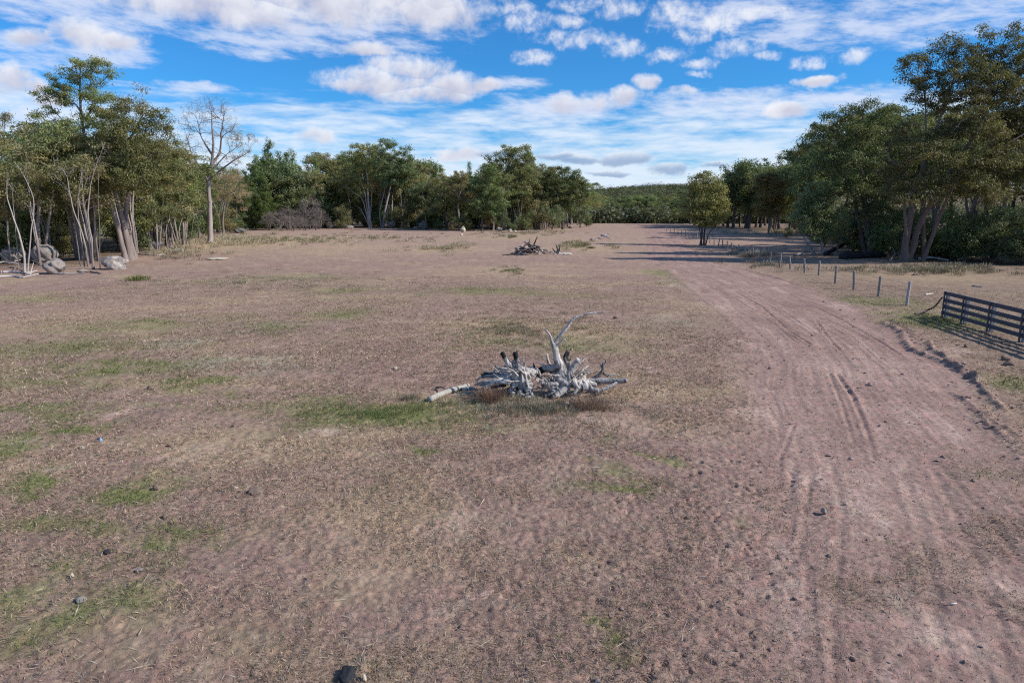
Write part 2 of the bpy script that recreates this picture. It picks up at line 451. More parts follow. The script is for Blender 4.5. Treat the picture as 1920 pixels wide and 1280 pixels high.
class MB:
    def __init__(self): self.V = []; self.Q = []; self.C = []; self.n = 0
    def add(self, V, Q, c=None):
        self.V.append(V); self.Q.append(np.asarray(Q) + self.n); self.n += len(V)
        if c is not None:
            c = np.asarray(c, float); self.C.append(np.broadcast_to(c, (len(V), 3)))
    def mesh(self, name, mat, smooth=True):
        return new_mesh(name, np.vstack(self.V), np.vstack(self.Q), 4, mat, np.vstack(self.C) if self.C else None, smooth)

def smooth_line(pts, step, rg=None, wig=0.0):
    P = np.array(pts, float)
    seg = np.linalg.norm(np.diff(P, axis=0), axis=1); s = np.concatenate([[0], np.cumsum(seg)])
    n = max(3, int(round(s[-1] / step)) + 1)
    t = np.linspace(0, s[-1], n)
    # Catmull-Rom through the points
    Pe = np.vstack([2 * P[0] - P[1], P, 2 * P[-1] - P[-2]])
    out = []
    for tt in t:
        i = min(np.searchsorted(s, tt, 'right') - 1, len(P) - 2); f = (tt - s[i]) / (seg[i] + 1e-9)
        p0, p1, p2, p3 = Pe[i], Pe[i + 1], Pe[i + 2], Pe[i + 3]
        out.append(.5 * ((2 * p1) + (-p0 + p2) * f + (2 * p0 - 5 * p1 + 4 * p2 - p3) * f * f + (-p0 + 3 * p1 - 3 * p2 + p3) * f ** 3))
    out = np.array(out)
    if rg is not None and wig:
        w = rg.normal(0, wig, (n, 3)); w[0] = 0; w[:, 2] *= .4
        out = out + w
    return out

# ------------------------------------------------------------------ trees
def sample_tips(lobes, n, rg, mind, shell=.45):
    vol = np.array([(l[3] * l[4] * l[5]) ** .75 * (l[6] if len(l) > 6 else 1) for l in lobes]); vol /= vol.sum()
    out = []
    tries = 0
    while len(out) < n and tries < n * 40:
        tries += 1
        l = lobes[rg.choice(len(lobes), p=vol)]
        d = rg.normal(size=3); d /= np.linalg.norm(d)
        if d[2] < -.5 and rg.random() < .7: d[2] = -d[2]
        r = shell + (1 - shell) * rg.random() ** .6
        p = np.array(l[:3]) + d * r * np.array(l[3:6])
        if p[2] < .3: continue
        if out and np.min(np.linalg.norm(np.array(out) - p, axis=1)) < mind: continue
        out.append(p)
    return np.array(out)

def grow(stems, tips, rg, seg=.8, fork=.35, wig=.06, pathw=.25, up=.15, tip_r=.022, k=2.25, taper=.78):
    """stems: list of (points, base_radius). Returns list of chains per stem [(pts, radii)], and twig directions per tip"""
    P = []; par = []; stem = []; plen = []; ok = []; br = []
    for si, (pts, r0) in enumerate(stems):
        line = smooth_line(pts, seg, rg, wig * .3)
        base = len(P); n = len(line)
        for i, q in enumerate(line):
            P.append(q); par.append(base + i - 1 if i else -1); stem.append(si)
            plen.append(0 if i == 0 else plen[-1] + np.linalg.norm(q - P[-2]))
            ok.append(i / (n - 1) >= fork)
        br.append((base, r0, base + n - 1))
    order = np.argsort([min(np.linalg.norm(np.array(P) - t, axis=1)) for t in tips]) if len(tips) else []
    tdir = np.zeros((len(tips), 3)); tipnode = []
    for ti in order:
        t = tips[ti]
        A = np.array(P); v = t - A; d = np.linalg.norm(v, axis=1) + 1e-6
        pd = np.array([A[i] - A[par[i]] if par[i] >= 0 else np.array([0, 0, 1.0]) for i in range(len(A))])
        pd /= np.linalg.norm(pd, axis=1)[:, None] + 1e-9
        cosang = (v * pd).sum(1) / d
        cost = d * (1 + .55 * (1 - cosang)) + pathw * np.array(plen) + np.where(np.array(ok), 0, 1e4) + np.where(v[:, 2] < -.3 * d, d * .8, 0)
        j = int(np.argmin(cost)); a = A[j]; D = d[j]
        m = max(2, int(round(D / seg)))
        c = a + pd[j] * D * .38 + np.array([0, 0, up * D])
        prev = j
        ph = rg.normal(0, wig * D ** .5, (m + 1, 3))
        for s in range(1, m + 1):
            f = s / m
            q = (1 - f) ** 2 * a + 2 * f * (1 - f) * c + f * f * t
            if s < m: q = q + ph[s]
            P.append(q); par.append(prev); stem.append(stem[j]); ok.append(True)
            plen.append(plen[prev] + np.linalg.norm(q - P[prev])); prev = len(P) - 1
        tdir[ti] = t - P[par[prev]]; tipnode.append(prev)
    N = len(P); P = np.array(P); acc = np.zeros(N); child = [[] for _ in range(N)]
    for i in range(N - 1, -1, -1):
        if not child[i]: acc[i] = tip_r ** k
        if par[i] >= 0: acc[par[i]] += acc[i]; child[par[i]].append(i)
    # (children lists are filled before their parent is read because indices only grow)
    R = acc ** (1 / k)
    isstem = np.zeros(N, bool)
    for si, (base, r0, last) in enumerate(br):
        isstem[base:last + 1] = True
        n = last - base + 1; t = np.arange(n) / max(n - 1, 1)
        bs = min(1.6, max(.6, r0 / max(R[base], tip_r * 2)))
        idx = np.array([i for i in range(N) if stem[i] == si])
        R[idx] = tip_r + (R[idx] - tip_r) * bs
        h = P[base:last + 1, 2] - P[base, 2]
        R[base:last + 1] = np.maximum(tip_r * 1.2, r0 * (1 - taper * t ** 1.15)) * (1 + .30 * np.exp(-np.maximum(h, 0) / .35))
    for i in range(N):
        if par[i] >= 0 and not isstem[i]: R[i] = min(R[i], R[par[i]] * (.72 if isstem[par[i]] else .99))
    chains = [[] for _ in stems]
    started = [(b[0], None) for b in br]
    while started:
        i, frm = started.pop()
        ids = [] if frm is None else [frm]
        cur = i
        while True:
            ids.append(cur)
            if not child[cur]: break
            ch = sorted(child[cur], key=lambda q: -R[q])
            for q in ch[1:]: started.append((q, cur))
            cur = ch[0]
        rad = R[ids].copy()
        if frm is not None: rad[0] = min(rad[0], rad[1] * 1.25)
        chains[stem[i]].append((P[ids], rad))
    nd = tdir / (np.linalg.norm(tdir, axis=1)[:, None] + 1e-9) if len(tips) else tdir
    return chains, nd

def bark_colour(z, r, kind, rg):
    lower, upper = kind
    return lower, upper

def trunk_mesh(name, chains, low, high, zmix, rg, dark=.75, minr=0.0):
    mb = MB()
    low = np.array(low); high = np.array(high)
    for pts, rad in chains:
        if rad.max() < minr: continue
        sides = 10 if rad.max() > .18 else (6 if rad.max() > .06 else 4)
        V, Q = tube(pts, rad, sides, .10 if rad.max() > .12 else 0, int(rg.integers(1000)), cap=False)
        f = sstep(zmix[0], zmix[1], V[:, 2] + 1.2 * perlin(V[:, 0] * 1.3, V[:, 2] * .5, 5))[:, None]
        c = low * (1 - f) + high * f
        c = c * (1 + .35 * perlin(V[:, 0] * 3 + V[:, 1] * 3, V[:, 2] * .9, 9))[:, None]
        if rad.max() < .07: c = c * dark
        mb.add(V, Q, np.clip(c, .01, .9))
    return mb.mesh(name, M_BARK)

def leaves_mesh(name, tips, dirs, rg, R, flat, per, ll, lw, cols, cvar=.22, droop=.5, brown=0.0, mat=None, lvar=.22, stray=.12, top=None, outw=.8):
    """leaf-sized quads (kite shapes) in clumps round each tip"""
    n = len(tips); per_i = np.maximum(3, (per * rg.uniform(.55, 1.35, n)).astype(int))
    idx = np.repeat(np.arange(n), per_i); N = len(idx)
    Rc = (R * rg.uniform(.65, 1.3, n))[idx]
    d = rg.normal(size=(N, 3)); d /= np.linalg.norm(d, axis=1)[:, None]
    rad = rg.random(N) ** .42
    st = rg.random(N) < stray; rad = np.where(st, rad * 1.45, rad)
    off = d * rad[:, None] * Rc[:, None]; off[:, 2] *= flat
    p = tips[idx] + off - dirs[idx] * (rg.random(N) * .4 * Rc)[:, None]
    outn = d * np.array([1, 1, 1.0]) * outw + np.array([0, 0, .35]) + rg.normal(0, .42, (N, 3))
    outn /= np.linalg.norm(outn, axis=1)[:, None] + 1e-9
    ax = rg.normal(0, .6, (N, 3)) + d * .45 + np.array([0, 0, -droop])
    ax = ax - outn * (ax * outn).sum(1)[:, None]; ax /= np.linalg.norm(ax, axis=1)[:, None] + 1e-9
    sd = np.cross(outn, ax)
    L = ll * rg.uniform(.6, 1.35, N)[:, None]; Wd = lw * rg.uniform(.6, 1.3, N)[:, None]
    V = np.stack([p - ax * L * .5, p + sd * Wd * .5 - ax * L * .05, p + ax * L * .5, p - sd * Wd * .5 - ax * L * .05], 1).reshape(-1, 3)
    Q = np.arange(N * 4).reshape(-1, 4)
    cols = np.array(cols, float) * (LEAFK if mat is None else 1.0)
    cc = cols[rg.integers(0, len(cols), n)] * rg.uniform(1 - cvar, 1 + cvar, n)[:, None]
    c = cc[idx] * rg.uniform(1 - lvar, 1 + lvar, N)[:, None]
    if brown:
        bsel = rg.random(N) < brown
        c[bsel] = np.array([.16, .09, .05]) * rg.uniform(.6, 1.3, bsel.sum())[:, None]
    return new_mesh(name, V, Q, 4, mat or M_LEAF, np.repeat(c, 4, 0), False)

LEAFK = np.array([2.90, 2.70, 2.26])
OLIVE = [(.088, .099, .047), (.078, .092, .045), (.104, .104, .050), (.068, .082, .042)]
DARKG = [(.062, .078, .040), (.052, .066, .034), (.075, .084, .042)]
GREYG_L = [(.080, .092, .058), (.068, .082, .050), (.060, .075, .046)]
BROWNO = [(.105, .088, .050), (.092, .082, .047), (.082, .083, .044), (.115, .10, .058)]
PINEG = [(.050, .076, .026), (.062, .088, .028), (.042, .066, .025)]
YELL = [(.086, .094, .046), (.078, .088, .044), (.097, .100, .050)]

GREYBARK = ((.20, .165, .145), (.40, .34, .30))
PALEBARK = ((.21, .172, .155), (.33, .285, .26))
DARKBARK = ((.11, .088, .075), (.20, .165, .14))

def build_tree(name, seed, stems, lobes, ntips, R, per, ll, lw, cols, bark=GREYBARK, zmix=(2, 8), flat=.62, seg=.8, fork=.35,
               mind=.6, shell=.45, droop=.5, brown=0.0, pathw=.25, up=.15, tip_r=.022, cvar=.22, wig=.06, stray=.12, k=2.25, tips=None, outw=.8, lmat=None):
    """returns a dict of meshes for one tree in local coordinates (base at the origin)"""
    rg = np.random.default_rng(seed)
    t = sample_tips(lobes, ntips, rg, mind, shell) if tips is None else tips
    chains, dirs = grow(stems, t, rg, seg, fork, wig, pathw, up, tip_r, k)
    tm = [trunk_mesh('trunk', c, bark[0], bark[1], zmix, rg) for c in chains]
    cm = leaves_mesh('crown', t, dirs, rg, R, flat, per, ll, lw, cols, cvar, droop, brown, stray=stray, outw=outw, mat=lmat) if per else None
    h = t[:, 2].max()
    return dict(trunks=tm, crown=cm, h=h, w=np.ptp(t[:, 0]))

def place(arch, name, loc, rz, s, label, cat, group=None, sz=None):
    o = empty(name, loc, label, cat, group, rz)
    o.scale = (s, s, sz or s)
    for t in arch['trunks']: link('trunk', t, o)
    if arch['crown']: link('crown', arch['crown'], o)
    for n_, m_ in arch.get('extra', []): link(n_, m_, o)
    return o


# ================================================================== WORLD AND SUN
SUN_EL = math.radians(35); SUN_DIR = Vector((math.cos(SUN_EL) * .982, -math.cos(SUN_EL) * .19, math.sin(SUN_EL))).normalized()
def make_world():
    w = bpy.data.worlds.new('World'); SC.world = w; w.use_nodes = True
    nt = w.node_tree; nt.nodes.clear(); L = nt.links.new
    out = nt.nodes.new('ShaderNodeOutputWorld'); bg = nt.nodes.new('ShaderNodeBackground')
    sky = nt.nodes.new('ShaderNodeTexSky'); sky.sky_type = 'NISHITA'; sky.sun_disc = False
    sky.sun_elevation = SUN_EL; sky.sun_rotation = math.atan2(SUN_DIR.x, SUN_DIR.y)
    sky.altitude = 600; sky.air_density = 1.0; sky.dust_density = .4; sky.ozone_density = 1.6
    tc = nt.nodes.new('ShaderNodeTexCoord'); sep = nt.nodes.new('ShaderNodeSeparateXYZ'); L(tc.outputs['Generated'], sep.inputs[0])
    X, Y, Z = sep.outputs
    az = mathn(nt, 'ARCTAN2', X, Y); el = mathn(nt, 'ARCSINE', Z)
    def comb(a, b, c=0.0):
        n = nt.nodes.new('ShaderNodeCombineXYZ')
        for i, v in enumerate((a, b, c)):
            if isinstance(v, (int, float)): n.inputs[i].default_value = v
            else: L(v, n.inputs[i])
        return n.outputs[0]
    def noise(vec, scale, det=8, rough=.6, dist=0.0):
        n = nt.nodes.new('ShaderNodeTexNoise'); n.inputs['Scale'].default_value = scale; n.inputs['Detail'].default_value = det
        n.inputs['Roughness'].default_value = rough; n.inputs['Distortion'].default_value = dist; L(vec, n.inputs['Vector']); return n
    def ss(v, a, b):
        n = nt.nodes.new('ShaderNodeMapRange'); n.interpolation_type = 'SMOOTHSTEP'
        n.inputs['From Min'].default_value = a; n.inputs['From Max'].default_value = b; L(v, n.inputs['Value']); return n.outputs[0]
    P = comb(az, el)
    nw = noise(P, 16, 5, .6)
    wv = nt.nodes.new('ShaderNodeVectorMath'); wv.operation = 'MULTIPLY_ADD'; L(nw.outputs['Color'], wv.inputs[0])
    wv.inputs[1].default_value = (.052, .024, 0); L(P, wv.inputs[2])
    W0 = nt.nodes.new('ShaderNodeVectorMath'); W0.operation = 'ADD'; L(wv.outputs[0], W0.inputs[0]); W0.inputs[1].default_value = (-.026, -.012, 0)
    PW = W0.outputs[0]
    def pxdir(px, py):
        d = ray(px, py); d = d / np.linalg.norm(d); return math.atan2(d[0], d[1]), math.asin(d[2])
    # blob group
    g = bpy.data.node_groups.new('cloud_lobe', 'ShaderNodeTree')
    g.interface.new_socket('P', in_out='INPUT', socket_type='NodeSocketVector'); g.interface.new_socket('C', in_out='INPUT', socket_type='NodeSocketVector')
    g.interface.new_socket('S', in_out='INPUT', socket_type='NodeSocketVector'); g.interface.new_socket('D0', in_out='INPUT', socket_type='NodeSocketFloat')
    g.interface.new_socket('V0', in_out='INPUT', socket_type='NodeSocketFloat')
    g.interface.new_socket('D', in_out='OUTPUT', socket_type='NodeSocketFloat'); g.interface.new_socket('V', in_out='OUTPUT', socket_type='NodeSocketFloat')
    gi = g.nodes.new('NodeGroupInput'); go = g.nodes.new('NodeGroupOutput')
    s1 = g.nodes.new('ShaderNodeVectorMath'); s1.operation = 'SUBTRACT'; g.links.new(gi.outputs['P'], s1.inputs[0]); g.links.new(gi.outputs['C'], s1.inputs[1])
    s2 = g.nodes.new('ShaderNodeVectorMath'); s2.operation = 'MULTIPLY'; g.links.new(s1.outputs[0], s2.inputs[0]); g.links.new(gi.outputs['S'], s2.inputs[1])
    dt = g.nodes.new('ShaderNodeVectorMath'); dt.operation = 'DOT_PRODUCT'; g.links.new(s2.outputs[0], dt.inputs[0]); g.links.new(s2.outputs[0], dt.inputs[1])
    sx = g.nodes.new('ShaderNodeSeparateXYZ'); g.links.new(s2.outputs[0], sx.inputs[0])
    d = mathn(g, 'SUBTRACT', 1.0, dt.outputs['Value'])
    mx = mathn(g, 'MAXIMUM', d, gi.outputs['D0'])
    gt = mathn(g, 'GREATER_THAN', d, gi.outputs['D0'])
    dv = mathn(g, 'SUBTRACT', sx.outputs[1], gi.outputs['V0'])
    vv = mathn(g, 'MULTIPLY_ADD', gt, dv, gi.outputs['V0'])
    g.links.new(mx, go.inputs[0]); g.links.new(vv, go.inputs[1])
    def blobs(lst, vec):
        D, V = -3.0, 0.0
        for px, py, rx, ry in lst:
            c = pxdir(px, py); c2 = pxdir(px + rx, py); c3 = pxdir(px, py - ry)
            n = nt.nodes.new('ShaderNodeGroup'); n.node_tree = g; L(vec, n.inputs['P'])
            n.inputs['C'].default_value = (c[0], c[1], 0); n.inputs['S'].default_value = (1 / abs(c2[0] - c[0]), 1 / abs(c3[1] - c[1]), 0)
            for s_, v in (('D0', D), ('V0', V)):
                if isinstance(v, float): n.inputs[s_].default_value = v
                else: L(v, n.inputs[s_])
            D, V = n.outputs[0], n.outputs[1]
        return D, V
    CUM = [(560, -14, 360, 62), (430, 10, 260, 42), (640, 0, 220, 60), (800, 20, 120, 42), (310, -25, 140, 30), (690, 95, 58, 17), (770, 128, 92, 30), (730, 152, 120, 28),
           (850, 158, 85, 27), (660, 158, 60, 16), (905, 158, 40, 18), (800, 172, 110, 20), (60, 72, 45, 20), (150, 62, 62, 28), (225, 74, 62, 18), (20, 150, 55, 36), (60, 165, 40, 22),
           (1095, 190, 66, 24), (1170, 180, 44, 18), (1212, 155, 28, 18), (1280, 170, 26, 10), (1475, 205, 50, 18), (1535, 150, 40, 10), (820, 8, 60, 30), (90, 190, 50, 14),
           (590, 255, 36, 16), (870, 290, 50, 14)]
    D, V = blobs(CUM, PW)
    nf = noise(P, 24, 10, .61, .2)
    dens = mathn(nt, 'ADD', D, mathn(nt, 'MULTIPLY_ADD', nf.outputs[0], 3.3, -1.68))
    cum = ss(dens, -.40, 1.08)
    # lit tops, grey-violet undersides
    pa = nt.nodes.new('ShaderNodeVectorMath'); pa.operation = 'ADD'; L(P, pa.inputs[0]); pa.inputs[1].default_value = (.010, .009, 0)
    nf2 = noise(pa.outputs[0], 22, 4, .5, .2)
    lit = mathn(nt, 'SUBTRACT', nf.outputs[0], nf2.outputs[0])
    sh = mathn(nt, 'ADD', mathn(nt, 'MULTIPLY', V, .40), mathn(nt, 'MULTIPLY', lit, 1.6))
    sh = mathn(nt, 'ADD', sh, mathn(nt, 'MULTIPLY', dens, -.30))
    sh = ss(sh, -.75, .35)
    ccol = mixc(nt, sh, (.47, .485, .605, 1), (.73, .75, .81, 1))
    PUF = [(985, 42, 46, 22), (1075, 72, 80, 18), (1060, 40, 44, 14), (1162, 10, 50, 24), (1268, 30, 54, 30), (1345, 45, 54, 26), (1300, 70, 34, 15), (1250, 102, 44, 13), (1375, 92, 46, 20), (1168, 92, 42, 18), (1318, 120, 36, 10),
           (1310, 138, 28, 8), (1000, 108, 42, 12), (1605, 106, 32, 14), (1510, 118, 36, 13), (1438, 106, 30, 10), (1100, 8, 70, 14), (1540, 150, 46, 12), (1420, 30, 60, 16), (960, 20, 40, 16)]
    D4, V4 = blobs(PUF, PW)
    np4 = noise(P, 44, 10, .66, .25)
    den4 = mathn(nt, 'ADD', mathn(nt, 'MULTIPLY', D4, .75), mathn(nt, 'MULTIPLY_ADD', np4.outputs[0], 4.4, -2.25))
    puf = mathn(nt, 'MULTIPLY', ss(den4, -.5, 1.5), .84)
    # thin streaky high cloud
    CIR = [(1640, 40, 250, 46), (1820, 25, 170, 36), (1500, 55, 120, 26), (560, 75, 220, 22), (330, 162, 90, 10), (210, 100, 90, 22), (60, 100, 120, 40), (1420, 20, 160, 30),
           (480, 95, 90, 14), (640, 50, 200, 30), (1060, 200, 140, 26), (1350, 190, 160, 26), (1560, 190, 200, 24), (160, 20, 200, 36), (80, 230, 120, 30), (960, 155, 60, 16)]
    D2, V2 = blobs(CIR, PW)
    ps = comb(mathn(nt, 'MULTIPLY_ADD', el, .9, az), mathn(nt, 'MULTIPLY', el, 3.2))
    nc = noise(ps, 17, 10, .66, .12)
    cir = mathn(nt, 'ADD', mathn(nt, 'MULTIPLY', D2, .42), mathn(nt, 'MULTIPLY_ADD', nc.outputs[0], 3.0, -1.42))
    cir = mathn(nt, 'MULTIPLY', ss(cir, -.25, .85), .72)
    # banded stratus, thickening toward the horizon and, out of view, overhead
    pb = comb(mathn(nt, 'MULTIPLY', az, 2.6), mathn(nt, 'MULTIPLY', el, 14.0))
    nb = noise(pb, 4.0, 10, .60, .15)
    cov = nt.nodes.new('ShaderNodeValToRGB'); L(mathn(nt, 'MULTIPLY', el, 1 / .30), cov.inputs[0])
    e = cov.color_ramp.elements; e[0].position = 0.0; e[0].color = (.90,) * 3 + (1,); e[1].position = 1.0; e[1].color = (.44,) * 3 + (1,)  # end stop adds unseen overhead cloud to whiten and brighten the ambient light
    for p_, v_ in ((.16, .76), (.27, .64), (.37, .60), (.43, .56), (.49, .40), (.56, .22), (.75, .16), (.93, .20)):
        q = cov.color_ramp.elements.new(p_); q.color = (v_, v_, v_, 1)
    st = mathn(nt, 'ADD', nb.outputs[0], mathn(nt, 'ADD', cov.outputs[0], -1.0))
    st = mathn(nt, 'MULTIPLY', ss(st, -.14, .30), .90)
    # low grey-blue banks above the far hill
    LOW = [(1170, 300, 66, 15), (1090, 300, 60, 10), (1250, 318, 44, 14), (1230, 345, 60, 6), (1040, 296, 50, 8), (1345, 312, 30, 7), (1140, 325, 50, 7), (940, 290, 60, 10)]
    D3, V3 = blobs(LOW, PW)
    lowd = mathn(nt, 'ADD', D3, mathn(nt, 'MULTIPLY_ADD', nf.outputs[0], 2.4, -1.2)); low = ss(lowd, -.1, .7)
    lcol = mixc(nt, ss(mathn(nt, 'ADD', V3, lit), -.3, 1.1), (.24, .34, .52, 1), (.68, .73, .80, 1))
    # blue of the air: Nishita sky at daylight strength, deepened as the clear sky of the photograph
    sk = mixc(nt, 1.0, sky.outputs[0], (.1 * SKY_T[0], .1 * SKY_T[1], .1 * SKY_T[2], 1), 'MULTIPLY')
    c = mixc(nt, st, sk, (.66, .74, .84, 1))
    c = mixc(nt, cir, c, (.66, .70, .82, 1))
    c = mixc(nt, puf, c, mixc(nt, ss(mathn(nt, 'MULTIPLY_ADD', lit, 3.0, den4), -.6, .9), (.62, .66, .78, 1), (.76, .77, .82, 1)))
    c = mixc(nt, cum, c, ccol)
    c = mixc(nt, mathn(nt, 'MULTIPLY', low, .8), c, lcol)
    # below the horizon: plain ground bounce
    L(c, bg.inputs[0]); bg.inputs[1].default_value = 1.0
    L(bg.outputs[0], out.inputs[0])
    w.cycles.sampling_method = 'MANUAL'; w.cycles.sample_map_resolution = 512
SKY_T = (.22, .74, 1.24)
make_world()
sun = bpy.data.lights.new('sun', 'SUN'); sun.energy = 4.2; sun.angle = math.radians(.5); sun.color = (1, .95, .88)
so = bpy.data.objects.new('sun', sun); COL.objects.link(so); so.rotation_euler = SUN_DIR.to_track_quat('Z', 'Y').to_euler(); so.location = (60, -20, 60)

cam = bpy.data.cameras.new('camera'); cam.sensor_width = 36; cam.lens = 36 * F / 1920; cam.clip_end = 8000; cam.clip_start = .1
co = bpy.data.objects.new('camera', cam); COL.objects.link(co); co.location = (0, 0, CAMZ); co.rotation_euler = (PI / 2 - PITCH, 0, 0); SC.camera = co
SC.view_settings.view_transform = 'Standard'; SC.view_settings.look = 'None'; SC.view_settings.exposure = .26; SC.view_settings.gamma = 1
SC.cycles.use_denoising = False; SC.cycles.denoiser = 'OPENIMAGEDENOISE'; SC.cycles.max_bounces = 6; SC.cycles.diffuse_bounces = 3
SC.cycles.transmission_bounces = 4; SC.cycles.transparent_max_bounces = 4; SC.cycles.sample_clamp_indirect = 4; SC.cycles.use_adaptive_sampling = True
SC.cycles.adaptive_threshold = .015; SC.cycles.caustics_reflective = False; SC.cycles.caustics_refractive = False
SC.cycles.filter_width = 1.15; SC.render.use_persistent_data = False

# ================================================================== GROUND
def make_ground():
    rad = np.concatenate([np.linspace(.01, 4.6, 10), 5 * np.exp(np.arange(0, math.log(62 / 5), .0030)), 62 * np.exp(np.arange(0.003, math.log(3600 / 62), .028))])
    half = math.radians(46)
    th = np.concatenate([np.arange(-half, half, .0021), np.linspace(half, 2 * PI - half, 110)[:-1]])
    nr, nt_ = len(rad), len(th)
    Rr, Th = np.meshgrid(rad, th, indexing='ij')
    x = (Rr * np.sin(Th)).ravel(); y = (Rr * np.cos(Th)).ravel()
    z = H(x, y); r = np.hypot(x, y)
    nearm = r < 90
    z[nearm] += detail(x[nearm], y[nearm]) * (1 - sstep(60, 90, r[nearm]))
    mid = (r >= 60) & (r < 240)
    z[mid] += .05 * perlin(x[mid] / 2.2, y[mid] / 2.2, 66) * sstep(60, 90, r[mid])
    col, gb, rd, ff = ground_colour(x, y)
    V = np.stack([x, y, z], 1)
    i = np.arange(nr - 1)[:, None] * nt_; j = np.arange(nt_)[None, :]; k = (j + 1) % nt_
    Q = np.stack([i + j, i + nt_ + j, i + nt_ + k, i + k], -1).reshape(-1, 4)
    Q = Q[:, ::-1]
    # vertex normals of the whole sheet, so that road and paddock meet without a crease
    Nn = np.zeros_like(V); a = V[Q[:, 2]] - V[Q[:, 0]]; b = V[Q[:, 3]] - V[Q[:, 1]]; fn = np.cross(a, b)
    for q in range(4): np.add.at(Nn, Q[:, q], fn)
    if Nn[:, 2].mean() < 0: Q = Q[:, ::-1]; Nn = -Nn
    Nn /= np.linalg.norm(Nn, axis=1)[:, None] + 1e-12
    sd = road_sd(x, y)
    isr = sd[Q].mean(1) > 0
    for nm, sel in (('ground', ~isr), ('dirt_road', isr)):
        q = Q[sel]; used = np.unique(q); mp = np.zeros(len(V), int); mp[used] = np.arange(len(used))
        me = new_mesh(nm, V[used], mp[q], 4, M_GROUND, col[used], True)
        nn = Nn[used]
        me.normals_split_custom_set_from_vertices(nn.astype(np.float32))
        o = link(nm, me); tag(o, kind='structure')
make_ground()

# ------------------------------------------------------------------ blades and litter (nobody could count them)
def blades(name, x, y, length, width, up, col, bend=.0, seed=0, z=None, kind='stuff', label=None, cat=None, azs=None):
    rg = np.random.default_rng(seed); n = len(x)
    if z is None: z = HD(x, y)
    a = rg.uniform(0, 2 * PI, n) if azs is None else azs
    e = up
    d = np.stack([np.cos(a) * np.cos(e), np.sin(a) * np.cos(e), np.sin(e)], 1)
    s = np.stack([-np.sin(a), np.cos(a), np.zeros(n)], 1); tw = rg.normal(0, .5, n)
    s = s * np.cos(tw)[:, None]; s[:, 2] = np.sin(tw)
    b = np.stack([x, y, z - .004], 1)
    L = length[:, None]; w = width[:, None]
    mid = b + d * L * .55; tip = b + d * L; tip[:, 2] -= bend * length
    V = np.stack([b - s * w * .5, mid + s * w * .35 - d * 0, tip, mid - s * w * .5], 1).reshape(-1, 3)
    V = np.stack([b, mid + s * w * .5, tip, mid - s * w * .5], 1).reshape(-1, 3)
    me = new_mesh(name, V, np.arange(4 * n), 4, M_DRY, np.repeat(col, 4, 0), False)
    return link(name, me)

def near_litter():
    rg = np.random.default_rng(21)
    n = 640000
    r = 5.4 * np.exp(rg.random(n) ** 1.05 * math.log(52 / 5.4)); th = rg.uniform(-.80, .80, n)
    x = r * np.sin(th); y = r * np.cos(th)
    sd = road_sd(x, y)
    cl = fbm(x / 1.1, y / 1.1, 201, 3)
    keep = rg.random(n) < np.where(sd > 0, .05 + .35 * sstep(17, 9, r) * sstep(2.6, .0, sd) + .55 * sstep(15, 10, y) * sstep(0, .4, fbm(x / 2.6, y / 1.9, 171, 3) + .25 * sstep(2.6, 4.2, x - road_lr(y)[0])), np.clip(.62 + 1.0 * cl + .9 * fbm(x / 5.5, y / 4.2, 203, 2), .05, 1)) * np.where((sd > -.8) & (sd <= 0), .5, 1)
    x, y, r = x[keep], y[keep], r[keep]; n = len(x)
    gm = patches(x, y, GREENS, 121) * (1.1 + 1.0 * fbm(x / 1.6, y / 1.2, 103, 4))
    n1_ = fbm(x / 6.5, y / 4.0, 101, 4)
    u = np.clip(rg.random(n) - .35 * sstep(0, .5, n1_) + .15 * sstep(0, .5, -n1_), 0, .999)
    straw = np.array([.50, .40, .30]); brown = np.array([.225, .152, .122]); pink = np.array([.37, .26, .215]); green = np.array([.140, .180, .055]); grey = np.array([.36, .31, .275])
    c = np.where((u < .22)[:, None], straw, np.where((u < .60)[:, None], brown, np.where((u < .85)[:, None], pink, grey)))
    isg = rg.random(n) < np.clip(gm * 1.5, 0, .92)
    isg |= rg.random(n) < .05 * (x < 8)
    c = np.where(isg[:, None], green, c) * rg.uniform(.65, 1.3, n)[:, None]
    sc = np.clip(r / 10, .8, 2.6)
    length = rg.uniform(.035, .11, n) * sc ** .5; width = rg.uniform(.005, .011, n) * sc
    up = np.where(isg, rg.uniform(.3, 1.3, n), np.abs(rg.normal(.1, .55, n)))
    o = blades('short_dry_grass', x, y, length, width, up, c, .1, 22); tag(o, 'short dry grass and straw litter covering the open paddock', 'grass', kind='stuff')
    # longer bleached straws lying about
    n = 5200
    r = 5.6 * np.exp(rg.random(n) * math.log(30 / 5.6)); th = rg.uniform(-.78, .78, n); x = r * np.sin(th); y = r * np.cos(th)
    k = (road_sd(x, y) < -.2) & (rg.random(n) < np.clip(.35 + 1.3 * fbm(x / 1.8, y / 1.8, 205, 3), .03, 1)); x, y, r = x[k], y[k], r[k]; n = len(x)
    c = np.array([.58, .49, .37]) * rg.uniform(.7, 1.15, n)[:, None]
    o = blades('straw_litter', x, y, rg.uniform(.10, .30, n), rg.uniform(.008, .013, n) * np.clip(r / 10, .8, 2), np.abs(rg.normal(.05, .12, n)), c, .0, 23)
    tag(o, 'pale broken straws scattered on the paddock', 'straw', kind='stuff')
near_litter()

